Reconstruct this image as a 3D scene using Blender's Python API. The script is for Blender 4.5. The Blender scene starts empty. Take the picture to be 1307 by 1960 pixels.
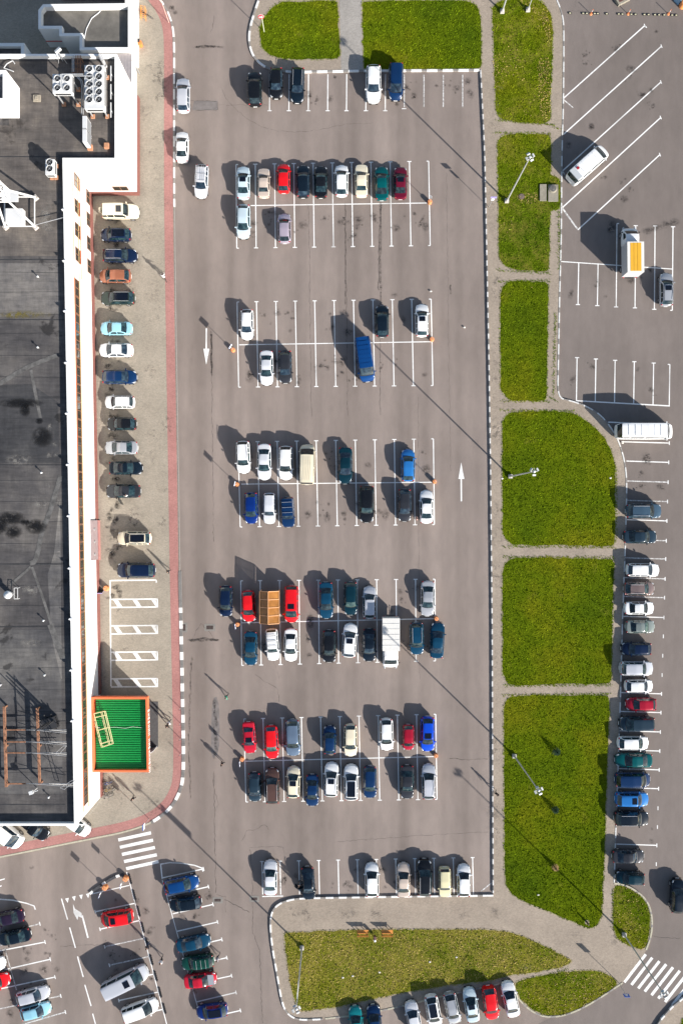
import bpy, math, random
import numpy as np
from mathutils import Vector, Matrix, noise
R = math.radians
random.seed(7); RNG = np.random.default_rng(7)
scene = bpy.context.scene
COL = scene.collection

# ------------------------------------------------------------------ camera, sky, sun
S = 1/15.0                 # metres per photo pixel on the ground
CX, CY, H = 653.5, 980.0, 102.0
cam_d = bpy.data.cameras.new('camera'); cam = bpy.data.objects.new('camera', cam_d); COL.objects.link(cam)
cam.location = (0, 0, H); cam.rotation_euler = (0, 0, 0)
cam_d.sensor_fit = 'VERTICAL'; cam_d.angle = 2*math.atan(980*S/H)
cam_d.clip_start = 0.5; cam_d.clip_end = 2000
scene.camera = cam
world = bpy.data.worlds.new("World"); scene.world = world; world.use_nodes = True
wn = world.node_tree.nodes; wl = world.node_tree.links
SUN_AZ = math.atan2(0.716, -0.698); SUN_EL = R(23.5)
sky = wn.new('ShaderNodeTexSky'); sky.sky_type = 'NISHITA'; sky.sun_disc = False
sky.sun_elevation = SUN_EL; sky.sun_rotation = SUN_AZ
wl.new(sky.outputs[0], wn['Background'].inputs[0]); wn['Background'].inputs[1].default_value = 0.085
sd = bpy.data.lights.new('sun', 'SUN'); sd.energy = 5.0; sd.angle = R(0.5); sd.color = (1.0, 0.955, 0.9)
sun = bpy.data.objects.new('sun', sd); COL.objects.link(sun)
SV = Vector((math.sin(SUN_AZ)*math.cos(SUN_EL), math.cos(SUN_AZ)*math.cos(SUN_EL), math.sin(SUN_EL)))
sun.rotation_euler = SV.to_track_quat('Z', 'Y').to_euler()
vs = scene.view_settings; vs.view_transform = 'Standard'; vs.look = 'None'; vs.exposure = 0.95; vs.gamma = 1

def W(px, py, h=0.0):
    """world point seen at photo pixel (px,py) if it stands at height h"""
    k = S*(1-h/H); return Vector(((px-CX)*k, (CY-py)*k, h))
def G(px, py, z=0.0):
    """world point whose foot is at ground pixel (px,py), lifted to z"""
    return Vector(((px-CX)*S, (CY-py)*S, z))

# ------------------------------------------------------------------ materials
MATS = {}
def mat(name, col, rough=0.6, metal=0.0, var=0.0, scale=3.0, coat=0.0, bump=0.0, spec=0.5, alpha=1.0, trans=0.0):
    if name in MATS: return MATS[name]
    m = bpy.data.materials.new(name); m.use_nodes = True; nt = m.node_tree; b = nt.nodes['Principled BSDF']
    b.inputs['Roughness'].default_value = rough; b.inputs['Metallic'].default_value = metal
    b.inputs['Coat Weight'].default_value = coat; b.inputs['Coat Roughness'].default_value = 0.04
    b.inputs['Specular IOR Level'].default_value = spec; b.inputs['Alpha'].default_value = alpha
    b.inputs['Transmission Weight'].default_value = trans
    c = (col[0], col[1], col[2], 1); b.inputs['Base Color'].default_value = c
    if var or bump:
        tc = nt.nodes.new('ShaderNodeTexCoord'); n = nt.nodes.new('ShaderNodeTexNoise')
        n.inputs['Scale'].default_value = scale; n.inputs['Detail'].default_value = 6; n.inputs['Roughness'].default_value = 0.6
        nt.links.new(tc.outputs['Object'], n.inputs['Vector'])
        if var:
            r = nt.nodes.new('ShaderNodeValToRGB'); r.color_ramp.elements[0].position = 0.3; r.color_ramp.elements[1].position = 0.7
            r.color_ramp.elements[0].color = (*[x*(1-var) for x in col], 1); r.color_ramp.elements[1].color = (*[min(1, x*(1+var)) for x in col], 1)
            nt.links.new(n.outputs['Fac'], r.inputs['Fac']); nt.links.new(r.outputs['Color'], b.inputs['Base Color'])
        if bump:
            bp = nt.nodes.new('ShaderNodeBump'); bp.inputs['Strength'].default_value = bump; bp.inputs['Distance'].default_value = 0.05
            nt.links.new(n.outputs['Fac'], bp.inputs['Height']); nt.links.new(bp.outputs['Normal'], b.inputs['Normal'])
    MATS[name] = m; return m

class NT:
    """tiny node helper"""
    def __init__(s, name, rough=0.9):
        s.m = bpy.data.materials.new(name); s.m.use_nodes = True; s.t = s.m.node_tree; s.b = s.t.nodes['Principled BSDF']
        s.b.inputs['Roughness'].default_value = rough; s.b.inputs['Specular IOR Level'].default_value = 0.25
        s.tc = s.t.nodes.new('ShaderNodeTexCoord'); MATS[name] = s.m
    def put(s, sock, v):
        if isinstance(v, bpy.types.NodeSocket): s.t.links.new(v, sock)
        elif v is not None: sock.default_value = v
    def noise(s, scale, detail=5, rough=0.6, stretch=None, dist=0.0):
        n = s.t.nodes.new('ShaderNodeTexNoise'); n.inputs['Scale'].default_value = scale; n.inputs['Detail'].default_value = detail
        n.inputs['Roughness'].default_value = rough; n.inputs['Distortion'].default_value = dist
        v = s.tc.outputs['Object']
        if stretch:
            mp = s.t.nodes.new('ShaderNodeMapping'); mp.inputs['Scale'].default_value = stretch; s.t.links.new(v, mp.inputs['Vector']); v = mp.outputs['Vector']
        s.t.links.new(v, n.inputs['Vector']); return n.outputs['Fac']
    def ramp(s, fac, stops, interp='LINEAR'):
        r = s.t.nodes.new('ShaderNodeValToRGB'); e = r.color_ramp.elements; r.color_ramp.interpolation = interp
        while len(e) < len(stops): e.new(0.5)
        for i, (p, c) in enumerate(stops):
            e[i].position = p; e[i].color = (*c, 1) if hasattr(c, '__len__') else (c, c, c, 1)
        s.t.links.new(fac, r.inputs['Fac']); return r.outputs['Color']
    def mix(s, fac, a, b, mode='MIX'):
        x = s.t.nodes.new('ShaderNodeMix'); x.data_type = 'RGBA'; x.blend_type = mode
        s.put(x.inputs['Factor'], fac)
        for sock, v in ((x.inputs['A'], a), (x.inputs['B'], b)):
            s.put(sock, (*v, 1) if isinstance(v, tuple) and len(v) == 3 else v)
        return x.outputs['Result']
    def color(s, v): s.put(s.b.inputs['Base Color'], v)
    def bump(s, h, st=0.3, d=0.05):
        b = s.t.nodes.new('ShaderNodeBump'); b.inputs['Strength'].default_value = st; b.inputs['Distance'].default_value = d
        s.t.links.new(h, b.inputs['Height']); s.t.links.new(b.outputs['Normal'], s.b.inputs['Normal'])

def asphalt(name, col, lanes=0.10, spots=True, big=0.12):
    n = NT(name, 0.92); c = tuple(col)
    a = n.ramp(n.noise(0.06, 4), [(0.3, tuple(x*(1-big) for x in c)), (0.7, tuple(x*(1+big) for x in c))])
    l = n.ramp(n.noise(1.0, 2, 0.5, (0.30, 0.004, 1)), [(0.35, 1-lanes), (0.5, 1.0), (0.62, 1+lanes*0.6)])
    a = n.mix(1.0, a, l, 'MULTIPLY')
    f = n.ramp(n.noise(14, 4, 0.8), [(0.3, 0.84), (0.7, 1.16)]); a = n.mix(1.0, a, f, 'MULTIPLY')
    w = n.ramp(n.noise(0.9, 6, 0.7, (1, 0.35, 1)), [(0.35, 0.93), (0.65, 1.06)]); a = n.mix(1.0, a, w, 'MULTIPLY')
    if spots:
        sp = n.ramp(n.noise(1.1, 7, 0.75, None, 0.6), [(0.0, 0), (0.70, 0), (0.78, 0.55), (1, 0.7)])
        a = n.mix(sp, a, tuple(x*0.35 for x in c))
        sp = n.ramp(n.noise(0.35, 8, 0.8), [(0.0, 0), (0.60, 0), (0.75, 0.35), (1, 0.5)])
        a = n.mix(sp, a, tuple(x*0.6 for x in c))
    n.color(a); n.bump(n.noise(30, 3, 0.8), 0.25, 0.02); return n.m
def pavers(name, col, var=0.10, scale=5.0):
    n = NT(name, 0.9); c = tuple(col)
    br = n.t.nodes.new('ShaderNodeTexBrick'); br.inputs['Scale'].default_value = scale
    br.inputs['Color1'].default_value = (*[x*(1+var) for x in c], 1); br.inputs['Color2'].default_value = (*[x*(1-var) for x in c], 1)
    br.inputs['Mortar'].default_value = (*[x*0.6 for x in c], 1); br.inputs['Mortar Size'].default_value = 0.012; br.inputs['Brick Width'].default_value = 1.0; br.inputs['Row Height'].default_value = 0.5
    n.t.links.new(n.tc.outputs['Object'], br.inputs['Vector'])
    a = n.ramp(n.noise(0.25, 5, 0.65), [(0.3, 0.86), (0.7, 1.12)]); a = n.mix(1.0, br.outputs['Color'], a, 'MULTIPLY')
    f = n.ramp(n.noise(5, 6, 0.8), [(0.3, 0.86), (0.7, 1.12)]); a = n.mix(1.0, a, f, 'MULTIPLY')
    n.color(a); n.bump(br.outputs['Fac'], 0.3, 0.01); return n.m

ASPH = asphalt('asphalt_warm', (0.226, 0.185, 0.161), 0.19)
ASPH_E = asphalt('asphalt_cool', (0.174, 0.146, 0.130), 0.04)
PAV_W = pavers('paver_beige', (0.307, 0.267, 0.213))
PAV_R = pavers('paver_red', (0.36, 0.175, 0.155))
PAV_E = pavers('paver_grey', (0.31, 0.255, 0.20))
def lawn_mat(name='lawn', lo=0.60, hi=0.78, k=0.7):
    n = NT(name, 0.95)
    a = n.ramp(n.noise(0.10, 5, 0.6), [(0.30, (0.050, 0.082, 0.004)), (0.5, (0.082, 0.114, 0.004)), (0.7, (0.130, 0.132, 0.006))])
    b = n.ramp(n.noise(1.6, 6, 0.75), [(0.25, 0.6), (0.5, 1.0), (0.75, 1.45)]); a = n.mix(1.0, a, b, 'MULTIPLY')
    d = n.ramp(n.noise(0.35, 7, 0.75), [(0, 0), (lo, 0), (hi, k)]); a = n.mix(d, a, (0.225, 0.19, 0.035))
    n.color(a); n.b.inputs['Specular IOR Level'].default_value = 0.0; n.bump(n.noise(9, 5, 0.8), 0.8, 0.1); return n.m
LAWN = lawn_mat(); LAWN_M = lawn_mat('lawn_mid', .46, .68, .75); LAWN_D = lawn_mat('lawn_dry', .34, .56, .78)
def blade_mat():
    n = NT('grass_blade', 0.8)
    a = n.ramp(n.noise(0.10, 5, 0.6), [(0.30, (0.080, 0.134, 0.005)), (0.5, (0.124, 0.172, 0.005)), (0.7, (0.20, 0.21, 0.009))])
    b = n.ramp(n.noise(1.4, 6, 0.75), [(0.25, 0.65), (0.5, 1.0), (0.75, 1.45)]); a = n.mix(1.0, a, b, 'MULTIPLY')
    c = n.ramp(n.noise(11, 2, 0.5), [(0.3, 0.7), (0.7, 1.35)]); a = n.mix(1.0, a, c, 'MULTIPLY')
    n.color(a); n.b.inputs['Specular IOR Level'].default_value = 0.0; return n.m
BLADE = blade_mat()
DRYB = mat('dry_blade', (0.36, 0.27, 0.075), 0.9, var=0.35, scale=4)
DIRT = mat('sandy_soil', (0.27, 0.225, 0.15), 0.95, var=0.3, scale=2.5, bump=0.4)
def worn_paint(name, lo=0.42, hi=0.50, k=1.0, base=(0.17, 0.15, 0.14), white=(0.78, 0.77, 0.74)):
    n = NT(name, 0.8)
    f = n.ramp(n.noise(4.0, 8, 0.85), [(0, 0), (lo, 0.25), (hi, 1.0)])
    f2 = n.ramp(n.noise(0.25, 3, 0.5), [(0.25, 0.62*k), (0.5, 1.0)])
    n.color(n.mix(n.mix(1.0, f, f2, 'MULTIPLY'), base, white)); return n.m
PAINT = worn_paint('road_paint', 0.36, 0.45, 0.85)
PAINT_W = worn_paint('road_paint_worn', 0.46, 0.56, 0.7)
M_kw = mat('kerb_white', (0.72, 0.71, 0.68), 0.85, var=0.12, scale=6)
M_kg = mat('kerb_grey', (0.24, 0.22, 0.20), 0.9, var=0.2, scale=5)
M_kb = mat('kerb_black', (0.05, 0.05, 0.055), 0.9, var=0.3, scale=5)
M_kt = mat('kerb_beige', (0.40, 0.37, 0.28), 0.9, var=0.2, scale=5)

# ------------------------------------------------------------------ mesh builder
class MB:
    def __init__(s): s.v = []; s.f = []; s.mi = []
    def add(s, vs, fs, m=0):
        o = len(s.v); s.v += [tuple(x) for x in vs]
        for f in fs: s.f.append(tuple(i+o for i in f)); s.mi.append(m)
        return s
    def box(s, c, d, rz=0, m=0, M=None):
        x, y, z = d[0]/2, d[1]/2, d[2]/2
        M = M or Matrix.Rotation(rz, 3, 'Z'); c = Vector(c)
        vs = [c + M @ Vector((a*x, b*y, e*z)) for e in (-1, 1) for a, b in ((-1, -1), (1, -1), (1, 1), (-1, 1))]
        return s.add(vs, [(3, 2, 1, 0), (4, 5, 6, 7), (0, 1, 5, 4), (1, 2, 6, 5), (2, 3, 7, 6), (3, 0, 4, 7)], m)
    def beam(s, a, b, w, h=None, m=0):
        a, b = Vector(a), Vector(b); d = b-a; q = d.to_track_quat('X', 'Z').to_matrix()
        return s.box((a+b)/2, (d.length, w, h or w), m=m, M=q)
    def tube(s, a, b, r, r2=None, n=8, m=0):
        a, b = Vector(a), Vector(b); q = (b-a).to_track_quat('Z', 'Y').to_matrix(); r2 = r if r2 is None else r2
        ring = lambda c, rr: [c + q @ Vector((rr*math.cos(2*math.pi*i/n), rr*math.sin(2*math.pi*i/n), 0)) for i in range(n)]
        fs = [(i, (i+1) % n, n+(i+1) % n, n+i) for i in range(n)] + [tuple(range(n-1, -1, -1)), tuple(range(n, 2*n))]
        return s.add(ring(a, r)+ring(b, r2), fs, m)
    def lathe(s, c, prof, n=16, m=0):
        c = Vector(c); vs = []
        for r, z in prof: vs += [c + Vector((r*math.cos(2*math.pi*i/n), r*math.sin(2*math.pi*i/n), z)) for i in range(n)]
        fs = [(k*n+i, k*n+(i+1) % n, (k+1)*n+(i+1) % n, (k+1)*n+i) for k in range(len(prof)-1) for i in range(n)]
        fs += [tuple(range(n-1, -1, -1)), tuple(range((len(prof)-1)*n, len(prof)*n))]
        return s.add(vs, fs, m)
    def ell(s, c, r, n=10, k=6, m=0, M=None):
        c = Vector(c); vs = []; M = M or Matrix.Identity(3)
        for j in range(1, k):
            t = math.pi*j/k
            vs += [c + M @ Vector((r[0]*math.sin(t)*math.cos(2*math.pi*i/n), r[1]*math.sin(t)*math.sin(2*math.pi*i/n), -r[2]*math.cos(t))) for i in range(n)]
        fs = [(j*n+i, j*n+(i+1) % n, (j+1)*n+(i+1) % n, (j+1)*n+i) for j in range(k-2) for i in range(n)]
        b = len(vs); vs += [c + M @ Vector((0, 0, -r[2])), c + M @ Vector((0, 0, r[2]))]
        fs += [((i+1) % n, i, b) for i in range(n)] + [((k-2)*n+i, (k-2)*n+(i+1) % n, b+1) for i in range(n)]
        return s.add(vs, fs, m)
    def prism(s, poly, z0, z1, m=0, ms=None, bottom=False):
        n = len(poly); poly = ccw(poly)
        vs = [(p[0], p[1], z0) for p in poly]+[(p[0], p[1], z1) for p in poly]
        s.add(vs, [tuple(range(n, 2*n))], m); o = len(s.v)-2*n
        for i in range(n): s.f.append((o+i, o+(i+1) % n, o+n+(i+1) % n, o+n+i)); s.mi.append(m if ms is None else ms)
        return s
    def sheet(s, poly, z, m=0):
        poly = ccw(poly); return s.add([(p[0], p[1], z) for p in poly], [tuple(range(len(poly)))], m)
    def ribbon(s, pts, w, z, m=0, closed=False):
        L, Rr = offset(pts, w/2, closed), offset(pts, -w/2, closed); n = len(pts)
        vs = [(p[0], p[1], z) for p in L]+[(p[0], p[1], z) for p in Rr]
        return s.add(vs, [(i, n+i, n+i+1, i+1) for i in range(n-1)], m)
    def line(s, p, q, w, z, m=0):
        return s.ribbon([p, q], w, z, m)
    def ob(s, name, mats, parent=None, smooth=False, sharp=None, kind=None, label=None, loc=None):
        me = bpy.data.meshes.new(name); me.from_pydata(s.v, [], s.f)
        for m in (mats if isinstance(mats, (list, tuple)) else [mats]): me.materials.append(m)
        if any(s.mi): me.polygons.foreach_set('material_index', s.mi)
        if smooth: me.shade_smooth()
        if sharp: me.set_sharp_from_angle(angle=R(sharp))
        me.validate(); me.update()
        return link(name, me, parent, kind, label, loc)
def link(name, me, parent=None, kind=None, label=None, loc=None):
    o = bpy.data.objects.new(name, me); COL.objects.link(o)
    if parent: o.parent = parent
    if kind: o['kind'] = kind
    if label: o['label'] = label
    if loc: o.location = loc
    return o
def thing(name, label, cat, loc=(0, 0, 0), rz=0, group=None):
    o = bpy.data.objects.new(name, None); COL.objects.link(o); o.location = loc; o.rotation_euler = (0, 0, rz)
    o.empty_display_size = 0.3; return tag(o, label, cat, group)
def tag(o, label, cat, group=None):
    o['label'] = label; o['category'] = cat
    if group: o['group'] = group
    return o
def area(p): return 0.5*sum(p[i][0]*p[(i+1) % len(p)][1]-p[(i+1) % len(p)][0]*p[i][1] for i in range(len(p)))
def ccw(p): return list(p) if area(p) > 0 else list(p)[::-1]
def offset(pts, d, closed=False):
    P = [Vector((p[0], p[1])) for p in pts]; n = len(P); out = []
    for i in range(n):
        a = P[i-1] if (i > 0 or closed) else None; b = P[(i+1) % n] if (i < n-1 or closed) else None
        e1 = (P[i]-a).normalized() if a is not None else None; e2 = (b-P[i]).normalized() if b is not None else None
        e1 = e1 or e2; e2 = e2 or e1
        n1 = Vector((-e1.y, e1.x)); n2 = Vector((-e2.y, e2.x)); nn = (n1+n2)
        nn = nn.normalized() if nn.length > 1e-6 else n1
        k = d/max(0.4, nn.dot(n1)); out.append((P[i].x+nn.x*k, P[i].y+nn.y*k))
    return out
def chaikin(p, it=2, closed=True, lim=14):
    for _ in range(it):
        q = []; n = len(p)
        for i in range(n if closed else n-1):
            a, b = p[i], p[(i+1) % n]
            d = math.dist(a, b); t = min(0.25, lim/max(d, 1))   # keeps long straight edges straight
            q += [(a[0]+(b[0]-a[0])*t, a[1]+(b[1]-a[1])*t), (b[0]-(b[0]-a[0])*t, b[1]-(b[1]-a[1])*t)]
        p = q if closed else [p[0]]+q+[p[-1]]
    return p
def GP(pts): return [tuple(G(*p).xy) for p in pts]
def resample(pts, step):
    out = [pts[0]]; acc = 0.0
    for a, b in zip(pts, pts[1:]):
        d = math.dist(a, b); t = step-acc
        while t < d: out.append((a[0]+(b[0]-a[0])*t/d, a[1]+(b[1]-a[1])*t/d)); t += step
        acc = (acc+d) % step
    return out

# ------------------------------------------------------------------ ground and pavements
MB().sheet([(-900, -900), (900, -900), (900, 900), (-900, 900)], 0).ob('ground', ASPH, kind='structure')
MB().sheet(GP([(1062, -300), (2600, -300), (2600, 2300), (1010, 2300), (1030, 1960), (1186, 1884), (1100, 1700), (1060, 700)]), 0.004).ob('asphalt_lot', ASPH_E, kind='structure')

KW = [(285, -30), (300, -10), (318, 15), (328, 38), (333, 62), (334, 100), (334, 370), (337, 600), (341, 850), (345, 1100), (349, 1290), (352, 1440), (351, 1490), (345, 1515), (332, 1540), (312, 1560), (285, 1577), (240, 1592), (170, 1606), (90, 1622), (0, 1640), (-200, 1680)]
kw = GP(chaikin(KW, 2, False))
MB().prism(kw+GP([(-200, 1400), (-200, -30)]), 0, 0.12).ob('pavement', PAV_W, kind='structure')
MB().ribbon(offset(kw, -0.72), 1.12, 0.126).ob('pavement', PAV_R, kind='structure')
KE = [(919, 135), (923, 215), (927, 300), (931, 500), (935, 700), (938, 900), (941, 1200), (942, 1500), (943, 1713)]
KNW = [(507, -30), (487, 25), (477, 62), (478, 90), (487, 112), (505, 128), (522, 135), (560, 139), (600, 138), (700, 136.5), (919, 135)]
KS = [(943, 1713), (780, 1715), (590, 1718), (560, 1720), (535, 1728), (522, 1741), (517, 1762), (521, 1810), (530, 1860), (540, 1918), (548, 1936), (560, 1946), (576, 1951), (620, 1949)]
KR = [(1050, -30), (1068, 8), (1077, 35), (1078, 70), (1077, 200), (1074, 300), (1073, 450), (1070, 560), (1066, 762), (1090, 767), (1120, 777), (1150, 795), (1176, 830), (1189, 862), (1197, 900), (1198, 940), (1195, 1050), (1190, 1180), (1186, 1330), (1181, 1480), (1176, 1620), (1174, 1690)]
KSE = [(1174, 1690), (1191, 1692), (1212, 1701), (1233, 1718), (1243, 1737), (1247, 1762), (1245, 1790), (1234, 1820)]
KIS = [(1190, 1880), (1150, 1907), (1113, 1929), (1079, 1943), (1045, 1946), (1022, 1938), (1001, 1922), (988, 1905), (982, 1886), (978, 1876), (930, 1888), (860, 1902), (800, 1917), (745, 1930), (690, 1941), (620, 1949)]
crv = lambda k: chaikin(k, 2, False)
island = crv(KNW)+crv(KE)[1:]+crv(KS)[1:]+crv(KIS)[::-1][1:]+crv(KSE)[::-1]+crv(KR)[::-1][1:]
MB().prism(GP(island), 0, 0.12).ob('pavement', PAV_E, kind='structure')
MB().prism(GP([(1247, 1975), (1263, 1950), (1284, 1926), (1330, 1890), (1400, 1890), (1400, 1975)]), 0, 0.12).ob('pavement', PAV_E, kind='structure')
n_ = pavers('paver_cool', (0.31, 0.285, 0.255))
MB().sheet(GP([(649, -40), (692, -40), (696, 136), (653, 136)]), 0.126).ob('footpath', n_, kind='structure')

M_kgw = mat('kerb_faded', (0.56, 0.55, 0.53), 0.9, var=0.25, scale=3)
def kerb(pts, on, off, w=0.17, h=0.16, ma=M_kw, mb=M_kg, seg=None):
    """kerb of stones, alternately painted; pts in photo pixels; seg limits painting to a pixel-y range"""
    mb_ = MB(); step = 0.333
    P = resample(GP(pts), step*1.0)
    L, Q = offset(P, w/2), offset(P, -w/2); acc = 0
    for i in range(len(P)-1):
        acc = (i*step) % (on+off); yy = CY-P[i][1]/S
        m = 0 if acc < on and (seg is None or any(a <= yy <= b for a, b in seg)) else 1
        a, b, c, d = L[i], L[i+1], Q[i+1], Q[i]
        hh = h+random.uniform(-.006, .006)
        mb_.add([(*a, 0.0), (*b, 0.0), (*c, 0.0), (*d, 0.0), (*a, hh), (*b, hh), (*c, hh), (*d, hh)],
                [(7, 6, 5, 4), (0, 1, 5, 4), (2, 3, 7, 6), (1, 2, 6, 5), (3, 0, 4, 7)], m)
    return mb_.ob('kerb', [ma, mb], kind='structure')
kerb([p for p in crv(KW) if p[1] < 405], 1.33, 0.67, w=0.22)
kerb([p for p in crv(KW) if p[1] >= 360 and p[1] < 1150 and p[0] > 300], 1.0, 1.0, 0.12, 0.15, M_kg, M_kg)
kerb([p for p in crv(KW) if p[1] >= 1090 and p[0] > 280], 1.0, 1.0, w=0.40, h=0.17, ma=M_kw, mb=mat('kerb_mid', (.17, .16, .15), .9, var=.2), seg=[(1160, 1570)])
kerb([p for p in crv(KW) if p[0] < 300 and p[1] > 1500], 1.0, 1.0, 0.2, 0.15, M_kt, M_kt)
kerb(crv(KNW), 1.33, 0.67, w=0.26, ma=M_kw, mb=M_kg)
kerb(crv(KE), 0.67, 0.67, w=0.15, h=0.20, ma=M_kgw, mb=mat('kerb_dull', (.13, .125, .12), .9, var=.3))
kerb(crv(KS), 1.0, 0.67, w=0.2, h=0.20)
kerb(crv(KR), 1.33, 0.67, w=0.16, ma=mat('kerb_offwhite', (.60, .59, .56), .9, var=.15, scale=5), mb=M_kg)
kerb(crv(KSE), 1.33, 0.33, w=0.2, ma=M_kt, mb=M_kg); kerb(crv(KIS), 1.33, 0.67, w=0.2, ma=M_kt, mb=M_kg)
kerb([(1247, 1975), (1263, 1950), (1284, 1926), (1330, 1890)], 0.67, 1.0, w=0.18, h=0.25)

LAWNS = [
 ([(497, 62), (503, 38), (516, 20), (530, 9), (548, 4), (646, 3), (648, 50), (651, 113), (560, 115), (528, 111), (510, 102), (500, 88)], 0),
 ([(693, 3), (885, 2), (905, 6), (915, 17), (920, 40), (921, 133), (696, 134)], 0),
 ([(941, 18), (948, 6), (962, 2), (1020, -6), (1042, 10), (1053, 28), (1057, 60), (1056, 110), (1053, 170), (1051, 237), (990, 235), (960, 230), (948, 218), (946, 150), (943, 70)], .25),
 ([(951, 272), (960, 260), (985, 257), (1053, 259), (1053, 338), (1071, 341), (1071, 402), (1052, 402), (1049, 521), (985, 517), (964, 509), (954, 494), (953, 400)], .2),
 ([(957, 590), (958, 556), (966, 543), (980, 538), (1049, 541), (1047, 640), (1045, 767), (980, 767), (966, 760), (957, 748)], .1),
 ([(960, 815), (963, 800), (975, 790), (1060, 786), (1100, 793), (1130, 811), (1154, 837), (1168, 860), (1175, 885), (1176, 936), (1175, 1046), (1071, 1043), (985, 1043), (970, 1037), (961, 1020)], .1),
 ([(961, 1095), (964, 1080), (975, 1070), (990, 1067), (1174, 1070), (1170, 1190), (1168, 1308), (1071, 1309), (985, 1312), (968, 1305), (961, 1290)], .05),
 ([(963, 1355), (967, 1340), (978, 1331), (1166, 1330), (1160, 1480), (1155, 1640), (1150, 1752), (1145, 1766), (1134, 1774), (1121, 1775), (1097, 1764), (1053, 1746), (1003, 1725), (982, 1714), (969, 1698), (965, 1670)], .08),
 ([(1174, 1692), (1191, 1695), (1211, 1703), (1231, 1720), (1240, 1738), (1243, 1760), (1241, 1787), (1232, 1819), (1206, 1811), (1183, 1798), (1174, 1784), (1172, 1745)], .35),
 ([(544, 1784), (700, 1779), (870, 1778), (950, 1779), (980, 1785), (1009, 1795), (1045, 1812), (1072, 1826), (1093, 1837), (1092, 1843), (1076, 1850), (1032, 1858), (975, 1866), (934, 1876), (864, 1884), (786, 1896), (749, 1903), (700, 1914), (640, 1927), (575, 1934), (563, 1912), (552, 1860)], .5),
 ([(983, 1880), (1018, 1870), (1070, 1860), (1128, 1856), (1150, 1860), (1170, 1870), (1183, 1881), (1149, 1905), (1112, 1926), (1079, 1940), (1045, 1943), (1024, 1935), (1003, 1920), (990, 1903)], .4),
 ([(1296, 1975), (1303, 1952), (1330, 1930), (1400, 1930), (1400, 1975)], .3)]
def inside(P, poly):
    x, y = P[:, 0], P[:, 1]; r = np.zeros(len(P), bool); n = len(poly)
    for i in range(n):
        x1, y1 = poly[i]; x2, y2 = poly[(i+1) % n]
        c = ((y1 > y) != (y2 > y)); r ^= c & (x < (x2-x1)*(y-y1)/((y2-y1) if y2 != y1 else 1e-9)+x1)
    return r
def tufts(name, poly, dens, size, m, dry=0.0, edge=0.0, z=0.13, mask=None):
    P = np.array(poly); lo, hi = P.min(0)-edge, P.max(0)+edge
    n = int(dens*np.prod(hi-lo)); q = RNG.uniform(lo, hi, (n, 2))
    grow = offset(ccw(poly), -edge, True) if edge else poly
    q = q[inside(q, grow)]
    if mask is not None: q = q[mask(q)]
    n = len(q); a = RNG.uniform(0, 2*np.pi, n); s = size*RNG.uniform(.5, 1.3, n); ln = RNG.uniform(.15, .9, n)
    c, d = np.cos(a), np.sin(a); b = RNG.uniform(0, 2*np.pi, n)
    v = np.zeros((n, 3, 3)); hgt = s*RNG.uniform(.15, .6, n)
    v[:, 0, 0] = q[:, 0]-c*s*.5; v[:, 0, 1] = q[:, 1]-d*s*.5; v[:, 1, 0] = q[:, 0]+c*s*.5; v[:, 1, 1] = q[:, 1]+d*s*.5
    v[:, 2, 0] = q[:, 0]+np.cos(b)*ln*s; v[:, 2, 1] = q[:, 1]+np.sin(b)*ln*s; v[:, :2, 2] = z; v[:, 2, 2] = z+hgt
    me = bpy.data.meshes.new(name); me.vertices.add(3*n); me.vertices.foreach_set('co', v.ravel())
    me.loops.add(3*n); me.loops.foreach_set('vertex_index', np.arange(3*n, dtype=np.int32))
    me.polygons.add(n); me.polygons.foreach_set('loop_start', np.arange(0, 3*n, 3, dtype=np.int32))
    me.polygons.foreach_set('loop_total', np.full(n, 3, dtype=np.int32))
    me.materials.append(m); me.materials.append(DRYB)
    if dry:
        nz = np.array([noise.noise(Vector((x*.22, y*.22, 3)))*.5+.5 for x, y in q])
        me.polygons.foreach_set('material_index', ((RNG.random(n)*.45+nz*.75) < dry*1.45).astype(np.int32))
    me.update(); return link(name, me, kind='stuff')
for poly, dry in LAWNS:
    p = ccw(GP(chaikin(poly, 2, True, 4.5))); p = resample(p+[p[0]], .45)[:-1]
    p = [(x+.16*noise.noise(Vector((x*1.3, y*1.3, 0))), y+.16*noise.noise(Vector((x*1.3, y*1.3, 9)))) for x, y in p]
    MB().sheet(offset(p, -0.16, True), 0.127).ob('soil', DIRT, kind='structure')
    MB().sheet(p, 0.131).ob('lawn', LAWN_D if dry > .45 else LAWN_M if dry >= .2 else LAWN, kind='structure')
    tufts('grass', p, 60, 0.15, BLADE, dry, 0.14)
# bare strip of dry grass on the second lawn from the top
for q in ([(1026, 118), (1040, 110), (1052, 112), (1053, 170), (1051, 234), (1035, 232), (1030, 180)], [(1030, 25), (1046, 22), (1054, 60), (1052, 110), (1043, 60)], [(985, 372), (1028, 366), (1030, 390), (990, 392)]):
    p = ccw(GP(chaikin(q, 3))); tufts('dry_grass', p, 70, .16, DRYB)
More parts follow.
